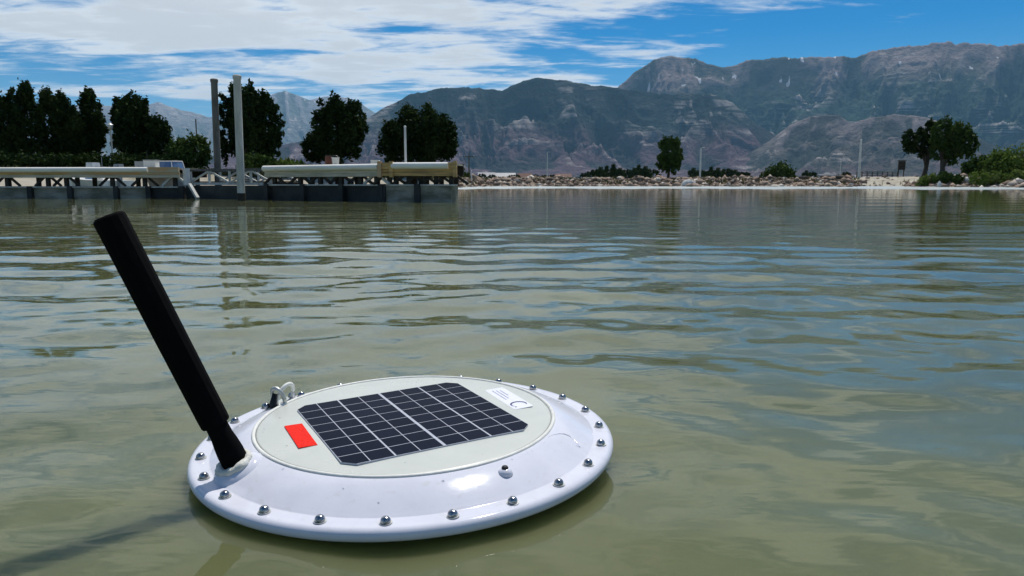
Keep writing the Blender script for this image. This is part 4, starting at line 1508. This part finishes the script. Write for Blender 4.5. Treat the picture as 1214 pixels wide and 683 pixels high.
# moulded scallop on the flank at the right
arc_pts = [(0.2535, -0.1122, 0.0287), (0.263, -0.0963, 0.0279), (0.2738, -0.085, 0.0258), (0.2844, -0.0791, 0.0228), (0.2931, -0.0806, 0.0193), (0.2999, -0.0872, 0.0155),
           (0.305, -0.0962, 0.012), (0.3077, -0.1064, 0.0091)]
MB().tube([Vector(q) - Vector((0, 0, 0.0008)) for q in arc_pts], [0.0008, 0.0014, 0.0019, 0.0022, 0.0022, 0.0020, 0.0015, 0.0007], 10).build('moulded_ridge', m_hull, buoy, smooth=True)
gd_ = np.random.default_rng(12)
dv, df = [], []
for k in range(70):
    a, r_ = gd_.uniform(0, 6.283), math.sqrt(gd_.uniform(0.02, 1.0)) * 0.335
    if 0.262 < r_ < 0.276:
        continue
    pt = flank(r_, a) if r_ > 0.27 else Vector((r_ * math.cos(a), r_ * math.sin(a), 0.0345 - 0.0033 * (r_ / 0.262) ** 2))
    lx = Matrix.Rotation(R(-28.7), 3, 'Z') @ (pt - Vector((0.004, -0.0126, 0)))
    if abs(lx.x) < 0.17 and abs(lx.y) < 0.17:
        continue
    s_ = float(np.clip(gd_.lognormal(-6.6, 0.4), 0.0008, 0.0022))
    b0 = len(dv)
    for (q, zz) in ((1.0, -0.1), (0.85, 0.32), (0.5, 0.55)):
        for j in range(10):
            t = 2 * math.pi * j / 10
            wb = 1 + 0.18 * math.sin(2 * t + k)
            dv.append((pt.x + s_ * q * wb * math.cos(t), pt.y + s_ * q * wb * math.sin(t), pt.z + s_ * zz))
    dv.append((pt.x, pt.y, pt.z + s_ * 0.62))
    for i in range(2):
        for j in range(10):
            j2 = (j + 1) % 10
            df.append((b0 + i * 10 + j, b0 + i * 10 + j2, b0 + (i + 1) * 10 + j2, b0 + (i + 1) * 10 + j))
    for j in range(10):
        df.append((b0 + 20 + j, b0 + 20 + (j + 1) % 10, b0 + 30))
m_drop, td = new_mat('water_drop')
finish(td, (0.95, 0.97, 1.0), 0.02, 0.5, IOR=1.33, Transmission_Weight=0.9)
dr_ = MB().add(dv, df).build('water_drops', m_drop, buoy, smooth=True)
dr_['kind'] = 'stuff'

# lifting ring at the back left: bracket, eye and pale shackle
sh = empty('shackle', (-0.272, 0.118, 0.022))
sh.parent = buoy
sh.rotation_euler = (0, 0, math.atan2(0.118, -0.272) + math.pi / 2)
MB().box((0, 0, 0.002), (0.075, 0.016, 0.006)).build('mounting_bar', m_galv, sh)
loop = []
for k in range(19):
    t = math.pi * (k / 18.0)
    loop.append((0.024 * math.cos(t) - 0.008, 0.004 + 0.012 * math.sin(t), 0.004 + 0.036 * math.sin(t) ** 0.75))
MB().tube(loop, 0.0040, 10).build('ring_bow', m_seal, sh, smooth=True)
eye = []
for k in range(21):
    t = 2 * math.pi * k / 20
    eye.append((0.019 + 0.007 * math.sin(t), 0.014 + 0.014 * math.cos(t), 0.020 + 0.021 * math.sin(t)))
MB().tube(eye, 0.0042, 10, caps=False).build('eye_link', m_galv, sh, smooth=True)
MB().tube([(0.030, 0.02, -0.006), (0.034, 0.012, 0.010), (0.026, 0.012, 0.030)], [0.009, 0.008, 0.005], 10).build('swivel_bolt', m_dark, sh, smooth=True)
for s in (-0.036, 0.040):
    nb_ = link('fixing_nut', bme, m_steel, sh)
    nb_.location = (s, 0.0, 0.004)

# ------------------------------------------------------------------ haze in the valley air
hz = MB().box((0, 12500, 1248.5), (62000, 29000, 2503)).build('haze', None)
hm = bpy.data.materials.new('valley_haze')
hm.use_nodes = True
ht = NT(hm.node_tree)
pv = ht.n('ShaderNodeVolumePrincipled')
pv.inputs['Color'].default_value = (0.30, 0.63, 0.97, 1)
pv.inputs['Density'].default_value = 1.9e-5
pv.inputs['Anisotropy'].default_value = 0.2
ho = ht.n('ShaderNodeOutputMaterial')
ht.t.links.new(pv.outputs[0], ho.inputs['Volume'])
hz.data.materials.append(hm)
tag(hz, 'thin blue haze in the valley air', kind='stuff')
hz.visible_shadow = True
